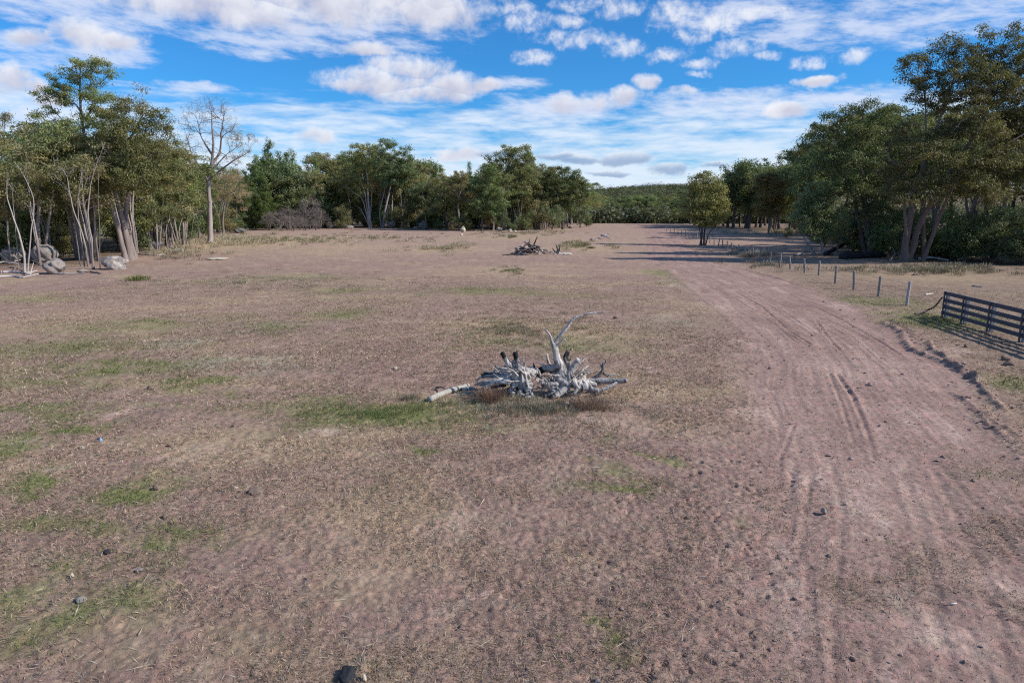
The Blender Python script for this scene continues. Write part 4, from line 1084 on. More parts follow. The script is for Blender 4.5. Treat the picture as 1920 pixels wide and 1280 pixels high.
    px_tree('gum_tree', 'big dark gum with twin leaning trunks and a towering crown on the right', (1697, 491),
            [([(1693, 492), (1698, 455), (1706, 415), (1712, 385), (1722, 340), (1740, 290), (1760, 230), (1785, 160)], .33), ([(1704, 490, .4), (1716, 450, .3), (1728, 412, .2), (1745, 385), (1770, 340), (1810, 280), (1850, 210), (1870, 130)], .30),
             ([(1740, 388, .1), (1790, 345, -1), (1840, 305, -1.5), (1890, 270, -2), (1940, 240, -2)], .20), ([(1716, 365), (1690, 330, -1), (1670, 300, -1.5), (1660, 280)], .16), ([(1760, 235, .3), (1735, 190, .3), (1715, 150, .3)], .16)],
            [(1715, 118, 26, 20), (1740, 108, 26, 14), (1775, 82, 24, 16), (1805, 100, 30, 22), (1705, 155, 22, 16), (1745, 150, 34, 20, 1), (1790, 140, 36, 26, -1), (1835, 150, 36, 26, 1), (1830, 105, 24, 24, 1), (1852, 52, 14, 6), (1850, 75, 12, 14), (1870, 110, 26, 26), (1900, 130, 30, 26),
             (1760, 190, 40, 24), (1810, 195, 44, 28, -2), (1870, 190, 44, 34), (1720, 180, 24, 18), (1900, 240, 44, 36, 1), (1840, 245, 44, 30, -2), (1780, 245, 36, 24, 1), (1900, 75, 16, 26), (1905, 50, 8, 10), (1960, 180, 40, 60), (1950, 270, 44, 44), (1925, 130, 40, 50, -1), (1890, 300, 50, 34, -2), (1930, 330, 50, 40, -1), (1860, 160, 50, 34, -2), (1815, 130, 30, 24, -1),
             (1720, 335, 36, 18, -2), (1690, 350, 34, 18, -2), (1760, 340, 40, 22, -2), (1810, 345, 40, 24, -3), (1850, 355, 34, 22, -3), (1730, 290, 40, 24, -2.5), (1790, 300, 40, 22, -3), (1765, 262, 34, 22, -2), (1705, 255, 26, 26, -1.5), (1850, 300, 44, 24, -3), (1745, 370, 34, 16, -3), (1870, 375, 24, 16, -3), (1670, 320, 30, 22, -1), (1700, 375, 26, 14, -3)],
            800, .74, 118, .27, .078, [(.078, .080, .042), (.070, .075, .039), (.094, .090, .052), (.060, .066, .036)], 461, ((.17, .13, .11), (.21, .17, .145)), zmix=(3, 12), mind=.62, seg=.9, fork=.42, flat=.55, wig=.07)
    px_tree('gum_tree', 'dark wide gum left of the towering right gum, its left branches jutting into the sky', (1632, 483),
            [([(1632, 483), (1630, 440), (1622, 390), (1615, 330), (1612, 270), (1618, 220)], .36), ([(1628, 430, .3), (1600, 370, .5), (1565, 310, .5), (1535, 265, .5)], .22)],
            [(1590, 212, 32, 14), (1630, 205, 30, 16), (1670, 215, 34, 18), (1560, 222, 22, 10), (1530, 240, 18, 10), (1520, 262, 18, 10), (1510, 280, 16, 12), (1550, 262, 30, 20), (1600, 245, 44, 26), (1650, 250, 46, 30, 1), (1690, 250, 34, 30), (1560, 300, 34, 26), (1610, 300, 44, 30, -1),
             (1660, 310, 44, 30, 1), (1590, 350, 40, 26, -1), (1540, 320, 26, 20), (1640, 360, 40, 26), (1700, 300, 30, 30, 1), (1600, 395, 36, 20), (1650, 400, 36, 22)],
            370, .78, 98, .28, .085, DARKG, 462, DARKBARK, zmix=(3, 12), mind=.66, seg=.9, fork=.35, depth=76)
    px_tree('gum_tree', 'red-brown trunked gum standing just right of the twin trunks', (1745, 478),
            [([(1745, 478), (1750, 430), (1756, 395), (1765, 350), (1790, 300)], .24)],
            [(1790, 290, 36, 24), (1770, 320, 36, 24), (1820, 300, 36, 24), (1800, 340, 40, 20)], 110, .85, 110, .3, .1, DARKG, 463, ((.21, .15, .125), (.2, .16, .14)), mind=.7, seg=.9, fork=.5, depth=74)
    # layered crown shrub masses at the right border
    for i, (px, py, lb, lab, cols) in enumerate([
        (1855, 497, [(1850, 430, 40, 26), (1880, 410, 36, 26), (1835, 455, 40, 22), (1875, 450, 44, 26), (1860, 475, 50, 16), (1900, 440, 30, 30)], 'feathery grey green shrub at the right border under the gums', [(.062, .072, .048), (.055, .064, .04)]),
        (1925, 505, [(1930, 420, 40, 30), (1960, 400, 36, 36), (1920, 460, 44, 26), (1950, 470, 44, 24), (1915, 485, 40, 16)], 'dark tall shrub cut by the right edge of the photograph', [(.05, .058, .036), (.044, .052, .034)]),
        (1775, 489, [(1775, 455, 30, 14), (1760, 470, 28, 12), (1795, 465, 24, 14), (1780, 482, 36, 8)], 'low dark green bush right of the twin trunked gum', [(.058, .07, .03), (.05, .06, .028)]),
        (1640, 478, [(1640, 455, 30, 12), (1620, 462, 24, 10), (1665, 465, 24, 10), (1645, 472, 36, 7)], 'low dark green bush behind the fallen black log', [(.058, .072, .03), (.048, .06, .028)]),
        (1612, 470, [(1612, 430, 20, 18), (1600, 448, 18, 12), (1630, 445, 18, 12)], 'dark bush left of the low bush behind the black log', [(.042, .055, .03), (.038, .05, .028)])]):
        rg = np.random.default_rng(470 + i)
        px_tree('shrub', lab, (px, py), [([(px + rg.normal(0, 6), py), (px + rg.normal(0, 8), py - 25), (px + rg.normal(0, 14), py - 50)], .05) for _ in range(4)], lb, 130, .5, 110, .22, .05, cols, 470 + i, DARKBARK, cat='shrub', mind=.34, seg=.6, fork=.1, tip_r=.012, depth=(66, 62, 72, 80, 82)[i])
heroes()

def manual_rows():
    rg = np.random.default_rng(55)
    # cypress pines, each told by where it stands
    pines = [(468, 432, 318, 'pine1'), (488, 431, 292, 'pine0'), (512, 430, 264, 'pine1'), (532, 429, 285, 'pine0'), (545, 428, 282, 'pine1'), (556, 429, 288, 'pine0'), (500, 433, 330, 'pine1'), (568, 428, 308, 'pine1'), (480, 433, 352, 'pine0'), (610, 427, 320, 'pine0'), (598, 428, 300, 'pine0')]
    for i, (px, py, tp, a) in enumerate(pines):
        lab = 'tallest green cypress pine with a narrow spire top' if tp == 264 else 'green cypress pine in the clump behind the grey thicket'
        dup(a, 'cypress_pine', px, None, tp, lab, 'tree', None if tp == 264 else 'cypress pines of the left-centre clump', rg.uniform(0, 6), base_py=py - 2, squash=1.1)
    for px, tp in ((818, 308), (829, 310), (881, 305), (778, 330), (760, 340)):
        dup('pine0', 'cypress_pine', px, 195, tp, 'cypress pine tip poking out above the centre tree line', 'tree', 'cypress pines behind the centre tree line', rg.uniform(0, 6), squash=.9)
    for i, (px, py, tp) in enumerate([(520, 432, 385), (540, 431, 372), (562, 431, 378), (582, 430, 362), (600, 430, 372), (618, 430, 390), (505, 432, 392), (572, 432, 392), (592, 432, 386), (550, 433, 398)]):
        dup('thicket%d' % (i % 2), 'thicket_shrub', px, None, tp + 10 + 8 * (i % 3), 'grey leafless shrub in the thicket below the cypress pines', 'shrub', 'grey leafless shrubs below the pines', rg.uniform(0, 6), base_py=py, squash=rg.uniform(.8, 1.25))
    # understorey and edge trees of the centre
    for (px, py, tp, a, lab, nm, cat) in [
        (780, 428, 380, 'bush2', 'small brown green bush left of the blue green gum', 'shrub', 'shrub'), (822, 431, 408, 'bush1', 'low bright green bush right of the grey boulder', 'shrub', 'shrub'), (848, 433, 415, 'bush2', 'low olive bush beside the white stone', 'shrub', 'shrub'),
        (963, 434, 412, 'bush1', 'low dark green bush below the tall centre gum', 'shrub', 'shrub'), (938, 433, 398, 'bush0', 'pale green sapling bush between the centre gums', 'shrub', 'shrub'), (1035, 431, 385, 'bush0', 'grey green sapling bush left of the round dark gum', 'shrub', 'shrub'),
        (1005, 431, 370, 'bush2', 'brownish bush right of the tall centre gum', 'shrub', 'shrub'), (1088, 427, 385, 'bush0', 'grey green bush under the right end of the centre line', 'shrub', 'shrub'), (762, 429, 412, 'bush2', 'olive shrub next to the rounded boulder', 'shrub', 'shrub'),
        (985, 432, 395, 'bush1', 'dark sapling in front of the centre trunks', 'shrub', 'shrub'), (1100, 425, 400, 'bush1', 'last low bush of the centre line before the far trees', 'shrub', 'shrub'), (870, 433, 395, 'bush1', 'dark bush behind the white stone', 'shrub', 'shrub'),
        (640, 429, 385, 'bush2', 'brown bush right of the grey thicket', 'shrub', 'shrub'), (450, 434, 400, 'bush1', 'dark green bush below the first pines', 'shrub', 'shrub'), (150, 462, 415, 'bush2', 'olive undergrowth bush behind the left saplings', 'shrub', 'shrub'), (30, 455, 425, 'bush1', 'dark green undergrowth bush behind the left boulders', 'shrub', 'shrub'),
        (335, 450, 395, 'bush1', 'dark bush in the shade left of the dead tree', 'shrub', 'shrub'), (110, 455, 425, 'bush1', 'dark green undergrowth bush right of the round boulder', 'shrub', 'shrub'), (1475, 446, 425, 'bush2', 'tiny yellow green bush in the shaded grass on the right', 'shrub', 'shrub'),
        (640, 425, 300, 'gum1', 'olive gum left of the white trunked gum', 'gum_tree', 'tree'), (862, 432, 322, 'gum2', 'brownish gum above the white stone', 'gum_tree', 'tree'), (838, 431, 325, 'round1', 'olive gum with hidden trunk above the low bright bush', 'gum_tree', 'tree'),
        (1010, 430, 322, 'gum2', 'brown topped gum between the tall gum and the round dark gum', 'gum_tree', 'tree'), (885, 430, 325, 'gum3', 'dark narrow gum behind the leafy green gum', 'gum_tree', 'tree'), (775, 426, 318, 'round0', 'dark gum behind the blue green bushy gum', 'gum_tree', 'tree'),
        (1022, 428, 310, 'thin0', 'thin gum with a small tuft above the line left of the round dark gum', 'gum_tree', 'tree'), (605, 424, 288, 'thin0', 'thin brown topped gum right of the pines', 'gum_tree', 'tree'), (622, 425, 292, 'thin1', 'thin olive gum left of the broad olive gum', 'gum_tree', 'tree'),
        (1398, 428, 305, 'round0', 'dark round gum behind the lone fence tree', 'gum_tree', 'tree'), (1425, 427, 300, 'gum3', 'dark gum above the small tan tree', 'gum_tree', 'tree'), (1480, 430, 308, 'gum3', 'dark gum between the small tan tree and the grey green tree', 'gum_tree', 'tree'), (1375, 427, 318, 'round1', 'olive dark gum at the left end of the right wood', 'gum_tree', 'tree')]:
        dup(a, nm, px, None, tp, lab, cat, None, rg.uniform(0, 6), base_py=py)
manual_rows()

def fill(group, labels, pxr, n, deep, kinds, seed, name='gum_tree', lo=.72, hmax=24, start=4, spacing=3.0, squash=1.0):
    """rows of single trees behind the paddock edge"""
    rg = np.random.default_rng(seed); pts = []
    k = 0; tries = 0
    while k < n and tries < 6000:
        tries += 1
        px = rg.uniform(*pxr); ep = np.interp(px, EDGE_PX, EDGE_PY)
        Y = G(px, ep)[1] + start + deep * rg.random() ** 1.2
        x = ray(px, 430)[0] / ray(px, 430)[1] * Y
        if pts and min((x - a) ** 2 + (Y - b) ** 2 for a, b in pts) < spacing ** 2: continue
        pts.append((x, Y)); top = np.interp(px, SKY_PX, SKY_PY)
        a = kinds[rg.integers(len(kinds))]
        base = G(px, ep)[1]
        zt = atY(px, top, Y)[1] - float(H(x, Y)); frac = rg.uniform(lo, 1.0)
        tp_h = min(zt * frac, hmax)
        s = tp_h / ARCH[a]['h']
        lab = labels[a[:-1]]
        place(ARCH[a], name if not a.startswith('pine') else 'cypress_pine', (x, Y, float(H(x, Y)) - .05), rg.uniform(0, 6.28), s * squash * rg.uniform(.9, 1.25), lab, 'tree', group + ' (' + a[:-1] + ')', sz=s)
        k += 1
def forest():
    def labs(where): return {'gum': 'spreading gum in the depth of the ' + where, 'round': 'dense round-crowned gum in the depth of the ' + where, 'thin': 'thin open-crowned gum in the depth of the ' + where, 'pine': 'cypress pine in the depth of the ' + where, 'bush': 'leafy sapling in the shaded undergrowth of the ' + where}
    fill('trees of the left wood', labs('left wood'), (-330, 450), 60, 55, ['gum0', 'gum1', 'gum2', 'thin0', 'thin1', 'round1', 'gum3'], 501)
    fill('slim trees of the left edge', {'thin': 'slim bare-stemmed gum at the front of the left wood'}, (-60, 345), 20, 12, ['thin0', 'thin1'], 511, start=-1, lo=.5, spacing=1.6, squash=.8, hmax=13)
    fill('slim trees of the centre edge', {'thin': 'slim pale-stemmed gum at the front of the centre wood'}, (630, 1100), 22, 12, ['thin0', 'thin1'], 512, start=1, lo=.5, spacing=2.2, squash=.8, hmax=14)
    fill('saplings of the left wood', labs('left wood'), (-150, 440), 20, 25, ['bush0', 'bush1', 'bush2'], 502, name='sapling', lo=.22, hmax=5.5)
    fill('trees of the centre wood', labs('centre wood'), (440, 1105), 62, 60, ['gum0', 'gum1', 'gum2', 'gum3', 'round0', 'round2', 'round1', 'pine1', 'thin1'], 503)
    fill('saplings of the centre wood', labs('centre wood'), (600, 1105), 14, 14, ['bush0', 'bush1', 'bush2'], 504, name='sapling', lo=.25, hmax=6)
    fill('trees of the far wood', labs('far wood across the end of the paddock'), (1085, 1330), 40, 50, ['gum0', 'gum1', 'gum3', 'round1', 'round0', 'thin1'], 505, lo=.75, spacing=3.4, squash=1.25)
    fill('trees of the right wood', labs('right wood'), (1330, 1520), 26, 50, ['gum3', 'round0', 'gum3', 'round1', 'gum1'], 506, lo=.8)
    fill('trees of the right wood', labs('right wood'), (1520, 2350), 54, 60, ['gum3', 'gum0', 'round0', 'gum3', 'thin1', 'gum2'], 507, start=8, lo=.85, hmax=27)
    fill('saplings of the right wood', labs('right wood'), (1500, 2050), 24, 26, ['bush0', 'bush1', 'bush1', 'bush2'], 508, name='sapling', lo=.18, hmax=5)
forest()

def far_wood():
    """the wooded hill on the horizon: one mass of crowns"""
    rg = np.random.default_rng(91)
    n = 9500
    th = np.where(rg.random(n) < .62, rg.uniform(-.05, .38, n), rg.uniform(-.85, .85, n)); r = rg.uniform(330, 1050, n) ; x = r * np.sin(th); y = r * np.cos(th)
    k = y > 300; x, y = x[k], y[k]; n = len(x)
    h = rg.uniform(6, 11, n)
    tips = np.stack([x, y, H(x, y) + h * .45], 1)
    me = leaves_mesh('far_wood', tips, np.zeros((n, 3)), rg, 4.6, 1.0, 64, 1.9, .95, [(.060, .070, .042), (.053, .062, .040), (.068, .072, .044), (.048, .057, .039)], .34, .2, lvar=.22, outw=1.1)
    o = link('far_wood', me); tag(o, 'far wooded hill of dark green bush along the horizon', 'wood', kind='stuff')
far_wood()

# ================================================================== OBJECTS
def box_bm(mb, c, size, rot=None, jitter=0, rg=None, col=None):
    sx, sy, sz = [q / 2 for q in size]; b = min(sx, sy, sz) * .12
    bm = bmesh.new(); bmesh.ops.create_cube(bm, size=1.0)
    for v in bm.verts: v.co = Vector((v.co.x * size[0], v.co.y * size[1], v.co.z * size[2]))
    bmesh.ops.bevel(bm, geom=bm.edges[:], offset=b, segments=1, affect='EDGES')
    V = np.array([v.co[:] for v in bm.verts])
    if rot is not None: V = V @ np.array(rot).T
    V = V + np.array(c)
    Q = []
    for f in bm.faces:
        ids = [v.index for v in f.verts]
        Q.append(ids if len(ids) == 4 else [ids[0], ids[1], ids[2], ids[2]])
    bm.free()
    return V, Q

def poly_mesh(name, V, F_, mat, col=None, smooth=False):
    me = bpy.data.meshes.new(name); me.from_pydata([tuple(v) for v in V], [], [tuple(dict.fromkeys(f)) for f in F_]); me.update()
    if col is not None:
        a = me.color_attributes.new('Col', 'FLOAT_COLOR', 'POINT'); c = np.ones((len(V), 4), np.float32); c[:, :3] = col; a.data.foreach_set('color', c.ravel())
    me.polygons.foreach_set('use_smooth', np.full(len(me.polygons), smooth, dtype=bool))
    me.materials.append(mat); return me

def boards(name, pieces, mat, parent):
    Vs, Fs, n = [], [], 0
    for V, Q in pieces:
        Vs.append(V); Fs += [[i + n for i in q] for q in Q]; n += len(V)
    return link(name, poly_mesh(name, np.vstack(Vs), Fs, mat), parent)

M_RAIL = plain_material('slate_grey_painted_rail', (.085, .084, .097), .75, .35, 5, (1, .25, 3), .25)
M_POSTW = plain_material('weathered_white_post', (.35, .335, .33), .85, .3, 6, (2, 2, .5), .3)
M_POST = plain_material('grey_split_post', (.26, .23, .215), .9, .4, 7, (2.5, 2.5, .4), .6)
M_WIRE = plain_material('dull_wire', (.25, .24, .24), .5, .1, 5, bump=0, metallic=.6)

def rail_fence():
    P = [np.array(G(*q)) for q in ((1768, 596), (1810, 607), (1857, 622), (1913, 641), (1985, 666), (2080, 698))]
    d = P[3][:2] - P[0][:2]; d /= np.linalg.norm(d); nrm = np.array([-d[1], d[0]]) if -d[1] < 0 else np.array([d[1], -d[0]])
    # keep the posts on one straight line
    P = [np.array([*(P[0][:2] + d * ((p[:2] - P[0][:2]) @ d)), 0]) for p in P]
    for p in P: p[2] = float(H(p[0], p[1]))
    o = empty('rail_fence', P[0], 'dark slate grey four rail timber fence with pale posts at the right edge', 'fence')
    ang = math.atan2(d[1], d[0]); R = np.array([[math.cos(ang), -math.sin(ang), 0], [math.sin(ang), math.cos(ang), 0], [0, 0, 1]])
    rg = np.random.default_rng(3); L = np.linalg.norm(P[-1][:2] - P[0][:2]); mid = (P[0] + P[-1]) / 2 - P[0]
    for i, p in enumerate(P):
        q = p - P[0]
        boards('post', [box_bm(None, q + np.array([*(-nrm * .085), .56]) + np.array([*(d * .075), 0]), (.15, .13, 1.32), R)], M_POSTW, o)
        boards('batten', [box_bm(None, q + np.array([*(nrm * .048), .55]), (.10, .035, 1.30), R)], M_RAIL, o)
    for z in (1.15, .84, .55, .26):
        sl = (P[-1][2] - P[0][2]) / L
        ex = .03 if z > 1 else rg.uniform(.04, .14)
        boards('rail', [box_bm(None, mid + np.array([*(nrm * .004 - d * ex / 2), z]), (L + .1 + ex, .045, .165), R)], M_RAIL, o)
    # the branch leaning on its left end
    a = np.array(G(1716, 589)); b = np.array(G(1741, 586)) ; c = P[0] + np.array([-.12, .03, .95])
    lg = smooth_line([a + [0, 0, .02], b + [0, 0, .16], (b + c) / 2 + [0, 0, -.05], c], .12, np.random.default_rng(5), .012)
    V, Q = tube(lg - a, np.linspace(.055, .035, len(lg)), 7, .15, 3)
    l = link('leaning_branch', poly_mesh('leaning_branch', V, Q, M_WOOD, np.array([.16, .12, .10]), True)); l.location = a
    tag(l, 'long dark branch leaning against the left end of the rail fence', 'branch')
rail_fence()

def wire_fence():
    near = [(1700, 572, 528), (1647, 556, 518), (1601, 543, 508), (1566, 531, 498), (1535, 516, 490), (1509, 511, 485), (1482, 505, 482), (1462, 500, 480), (1443, 494, 476), (1425, 488, 471), (1410, 483, 468)]
    far = [(1397, 478, 463), (1384, 476, 463), (1373, 472, 461), (1364, 468, 458), (1355, 465, 456), (1347, 462, 454), (1339, 459, 452), (1331, 456, 450), (1323, 453, 448), (1315, 451, 446), (1307, 449, 444), (1299, 447, 443), (1292, 445, 441), (1285, 443, 440), (1278, 441, 438), (1271, 439, 437), (1264, 437, 435), (1257, 435, 433), (1250, 433, 431)]
    rg = np.random.default_rng(17)
    for lst, lab in ((near, 'post and wire fence running back from the rail fence beside the track'), (far, 'farther run of the wire fence with close posts passing behind the lone tree')):
        pos = [np.array(G(a, b)) for a, b, c in lst]; o = empty('wire_fence', pos[0], lab, 'fence')
        tops = []
        for (px, py, tp), p in zip(lst, pos):
            q = p - pos[0]; h = max(1.05, min(1.45, atY(px, tp, p[1])[1] - p[2])); lean = rg.normal(0, .05, 2)
            pts = [q + [0, 0, -.3], q + [lean[0] * .3, lean[1] * .3, h * .35], q + [lean[0] * .7, lean[1] * .7, h * .7], q + [lean[0], lean[1], h]]
            r = .085 if p[1] < 90 else .075
            V, Q = tube(pts, [r, r * .95, r * .92, r * .85], 8, .12, int(px))
            m = M_POSTW if px in (1700, 1384, 1397) else M_POST
            po = link('post', poly_mesh('post', V, Q, m), o)
            if m is M_POSTW: tag(po, 'whitish fence post')
            tops.append((q, h))
        for f in (.9, .62, .34):
            mb = MB()
            pts = np.array([q + [.0, 0, h * f] for q, h in tops]); V, Q = tube(smooth_line(pts, 2.5), np.full(len(smooth_line(pts, 2.5)), .006), 4, cap=False)
            link('wire', poly_mesh('wire', V, Q, M_WIRE), o)
wire_fence()

# ------------------------------------------------------------------ rocks
def rock_mesh(name, sx, sy, sz, seed, mat, sub=4, rough=.28, ang=0.0):
    bm = bmesh.new(); bmesh.ops.create_icosphere(bm, subdivisions=sub, radius=1.0)
    V = np.array([v.co[:] for v in bm.verts]); Fs = [[v.index for v in f.verts] for f in bm.faces]; bm.free()
    rg = np.random.default_rng(seed)
    for _ in range(7):   # broken faces
        n = rg.normal(size=3); n /= np.linalg.norm(n); d = V @ n; lim = rg.uniform(.55, .9); k = d > lim; V[k] -= n * ((d[k] - lim) * .85)[:, None]
    f = 1 + rough * (perlin(V[:, 0] * 1.4 + V[:, 2], V[:, 1] * 1.4 - V[:, 2] * .7, seed) + .5 * perlin(V[:, 0] * 3 + V[:, 2] * 2, V[:, 1] * 3 - V[:, 2], seed + 1) + .3 * perlin(V[:, 0] * 7 + V[:, 2] * 5, V[:, 1] * 7 - V[:, 2] * 3, seed + 2))
    V = V * f[:, None] * np.array([sx, sy, sz])
    return poly_mesh(name, V, Fs, mat, None, True)

def rock(px, py, wpx, hpx, label, seed, mat=None, name='boulder', dep=.9, cat='rock', group=None, sink=.25, rough=.40, sub=4):
    x, y, z = G(px, py); sc = y / F / ray(px, py)[1]; sx = wpx * sc / 2 * .98; h = hpx * sc; sz = h / (2 - sink * 1.2)
    y += sx * dep * .6
    o = link(name, rock_mesh(name, sx, sx * dep, sz, seed, mat or M_ROCK, sub, rough)); o.location = (x, y, z + h - sz * .97); o.rotation_euler = (0, 0, seed * .7)
    return tag(o, label, cat, group)
rock(74, 494, 46, 33, 'round pale granite boulder behind the white forked sapling', 1, rough=.36)
rock(101, 514, 44, 30, 'blocky pinkish granite boulder in front of the round one', 2)
rock(14, 494, 46, 31, 'mossy pale boulder at the far left edge of the photograph', 3)
rock(40, 490, 30, 16, 'low flat boulder between the left edge boulder and the white sapling', 4)
rock(206, 506, 48, 25, 'dark lichen covered boulder below the three trunks', 5, plain_material('lichened_granite', (.20, .19, .185), .9, .4, 2.2, (1, 1, 1), .6, (.42, .36, .31)))
rock(154, 512, 20, 7, 'small flat grey rock left of the lichen covered boulder', 6)
M_DARKROCK = plain_material('dark_granite', (.10, .095, .095), .9, .4, 2, (1, 1, 1), .6, (.17, .16, .155))
rock(285, 467, 38, 17, 'dark low boulder under the short thick gum', 7, M_DARKROCK)
rock(319, 467, 14, 6, 'little pale rock right of the dark low boulder', 8)
rock(330, 470, 26, 4, 'thin flat pale rock in the dry grass left of the dead tree', 9)
rock(734, 428, 15, 13, 'rounded pale boulder right of the darker leaning gum', 10)
rock(793, 430, 20, 16, 'split grey boulder beneath the blue green gum', 11)
rock(778, 431, 10, 6, 'small pale rock left of the split grey boulder', 12)
rock(867, 435, 10, 11, 'small upright white stone at the centre tree line', 13, M_STONE)
rock(865, 442, 6, 4, 'little pale stone lying out in front of the white stone', 14, M_STONE)
rock(652, 429, 20, 7, 'low reddish rock left of the white trunked gum', 15)
rock(957, 436, 9, 7, 'pale rock at the foot of the tall centre gum', 16, M_STONE)
rock(966, 436, 6, 4, 'smaller pale rock right of the one at the tall gum', 17, M_STONE)
rock(937, 434, 12, 8, 'brownish rock left of the tall centre gum', 18)
rock(1070, 428, 10, 5, 'low rock beside the round dark gum', 19)
rock(446, 437, 30, 9, 'dark boulder in the shade below the pines', 20, M_DARKROCK)
rock(400, 487, 50, 3, 'flat bleached rock slab in the dry grass before the dead tree', 21, M_STONE)

# ------------------------------------------------------------------ fallen wood
def stick(name, label, pxpts, r0, r1, col, seed, cat='branch', group=None, lift=.0, zs=None, sides=8, forks=(), wob=.15):
    """fallen branch: photo points on the ground, optional heights zs (metres)"""
    rg = np.random.default_rng(seed); A = np.array(G(*pxpts[0]))
    pts = []
    for i, q in enumerate(pxpts):
        p = np.array(G(*q)); p[2] += (zs[i] if zs else 0) + r0 * .7 + lift; pts.append(p - A)
    d = np.linalg.norm(np.diff(np.array(pts), axis=0), axis=1).sum(); st = max(.05, d / 26)
    ln = smooth_line(pts, st, rg, r0 * .07); mb = MB()
    V, Q = tube(ln, np.linspace(r0, r1, len(ln)) * (1 + .035 * rg.normal(size=len(ln))), sides, wob, seed)
    c = np.array(col) * (1 + .3 * perlin(V[:, 0] * 4, V[:, 1] * 4 + V[:, 2] * 3, seed))[:, None]; mb.add(V, Q, np.clip(c, .01, .9))
    for f in forks:
        i = int(f * (len(ln) - 2)); dd = ln[min(i + 1, len(ln) - 1)] - ln[i]; dd /= np.linalg.norm(dd) + 1e-9
        side = rg.normal(size=3); side[2] = abs(side[2]) * .6; v = dd * .7 + side * .5; L = d * rg.uniform(.15, .32)
        q = smooth_line([ln[i], ln[i] + v * L * .5, ln[i] + v * L + np.array([0, 0, -.02])], st, rg, r0 * .1)
        V, Q = tube(q, np.linspace(max(r1, r0 * .5), r1 * .5, len(q)), 6, .1, seed + i); mb.add(V, Q, np.array(col))
    o = link(name, mb.mesh(name, M_WOOD)); o.location = A
    return tag(o, label, cat, group)
PALE = (.52, .46, .42); GREY = (.34, .30, .28); DARK = (.035, .032, .032); BRN = (.20, .155, .13)
for i, (pts, r0, r1, zs, col) in enumerate([
    ([(-30, 486), (20, 487), (75, 489)], .12, .06, [.35, .45, .2], PALE), ([(-20, 503), (10, 498), (45, 503), (60, 506)], .08, .04, [.1, .3, .25, .05], GREY), ([(-30, 515), (15, 511), (50, 513), (70, 509)], .10, .05, None, PALE),
    ([(-20, 521), (25, 519), (40, 521), (62, 517), (80, 513)], .09, .04, None, PALE), ([(20, 497), (50, 493), (75, 497)], .06, .03, [.2, .3, .1], GREY), ([(62, 498), (75, 500), (88, 497)], .05, .03, [.1, .25, .2], BRN), ([(26, 512), (33, 505), (45, 507)], .05, .03, [0, .3, .2], BRN), ([(-10, 508), (30, 507), (48, 515)], .06, .03, [.2, .15, 0], BRN)]):
    stick('fallen_branch', 'fallen bleached branch in the tangle round the white forked sapling', pts, r0, r1, col, 600 + i, group='fallen branches at the left edge', zs=zs, forks=(.4, .7))
for i, (pts, lab, col) in enumerate([([(110, 479), (135, 480), (160, 482)], 'long pale branch lying behind the crooked saplings', PALE), ([(108, 488), (140, 486), (165, 489)], 'brown branch lying just below the long pale one', BRN), ([(170, 511), (182, 513), (190, 514)], 'short dark stick at the foot of the tall thin sapling', BRN), ([(250, 476), (290, 479), (325, 476)], 'thin pale branch on the bank right of the three trunks', PALE), ([(95, 514), (120, 515), (160, 514)], 'thin grey stick along the ground right of the blocky boulder', GREY)]):
    stick('fallen_branch', lab, pts, .09, .04, col, 620 + i, zs=None, forks=(.5,))
stick('fallen_log', 'thick black fallen log lying left of the twin trunked gum', [(1578, 486), (1615, 484), (1660, 482)], .36, .30, DARK, 641, 'log', sides=12)
stick('fallen_log', 'black log lying at a slant behind the small grey green tree', [(1548, 480), (1575, 472), (1602, 466)], .26, .18, DARK, 642, 'log', zs=[0, .5, .9], sides=10)
stick('fallen_log', 'dark log propped up behind the twin trunks', [(1668, 468), (1720, 466), (1780, 470)], .28, .2, (.06, .055, .05), 643, 'log', zs=[.9, 1.3, 1.1], sides=10)
stick('fallen_branch', 'bleached white branch on the ground right of the twin trunks', [(1722, 488), (1745, 489), (1778, 491)], .10, .05, PALE, 644, zs=[.1, .25, .1], forks=(.3, .6))
stick('fallen_branch', 'pale broken branch on the ground left of the twin trunks', [(1668, 490), (1680, 485), (1690, 489)], .08, .04, GREY, 645, zs=[0, .5, .1], forks=(.5,))
stick('fallen_branch', 'grey branch heap end under the small grey green tree', [(1492, 481), (1510, 479), (1522, 477)], .12, .05, GREY, 646, zs=[.1, .3, .2], forks=(.3, .6))
stick('fallen_branch', 'thin bent dark branch arching over the right undergrowth', [(1795, 492), (1830, 490), (1865, 493)], .07, .03, BRN, 647, zs=[.2, .6, .1], forks=(.5,))
stick('fallen_branch', 'dark brown dead branch lying in the grass right of the wire fence', [(1713, 516), (1722, 515), (1735, 518)], .07, .03, BRN, 648, zs=[0, .15, 0], forks=(.5,))
stick('stick', 'short white stick lying in the grass left of the rail fence', [(1735, 553), (1742, 552), (1749, 551)], .045, .03, (.6, .55, .46), 649)
stick('stick', 'grey stick lying in the grass behind the rail fence', [(1823, 537), (1832, 538), (1842, 539)], .06, .03, GREY, 650)
stick('fallen_branch', 'white broken branch lying near the track far beyond the brush pile', [(1128, 446), (1134, 448), (1145, 449)], .22, .08, (.52, .48, .46), 651, zs=[.3, .3, 0], forks=(.3, .6))
stick('fallen_branch', 'grey broken branch left of the white one far along the track', [(1106, 452), (1113, 452), (1120, 451)], .14, .06, GREY, 652, zs=[.1, .3, .1], forks=(.3, .5, .7))
stick('stick', 'thin white stick lying on the bare earth at the lower right', [(1781, 1132), (1788, 1132), (1794, 1131)], .012, .008, (.6, .55, .47), 653)
stick('stick', 'thin pale stick on the paddock near the lower left', [(458, 940), (464, 936), (470, 931)], .010, .006, (.55, .48, .40), 654)
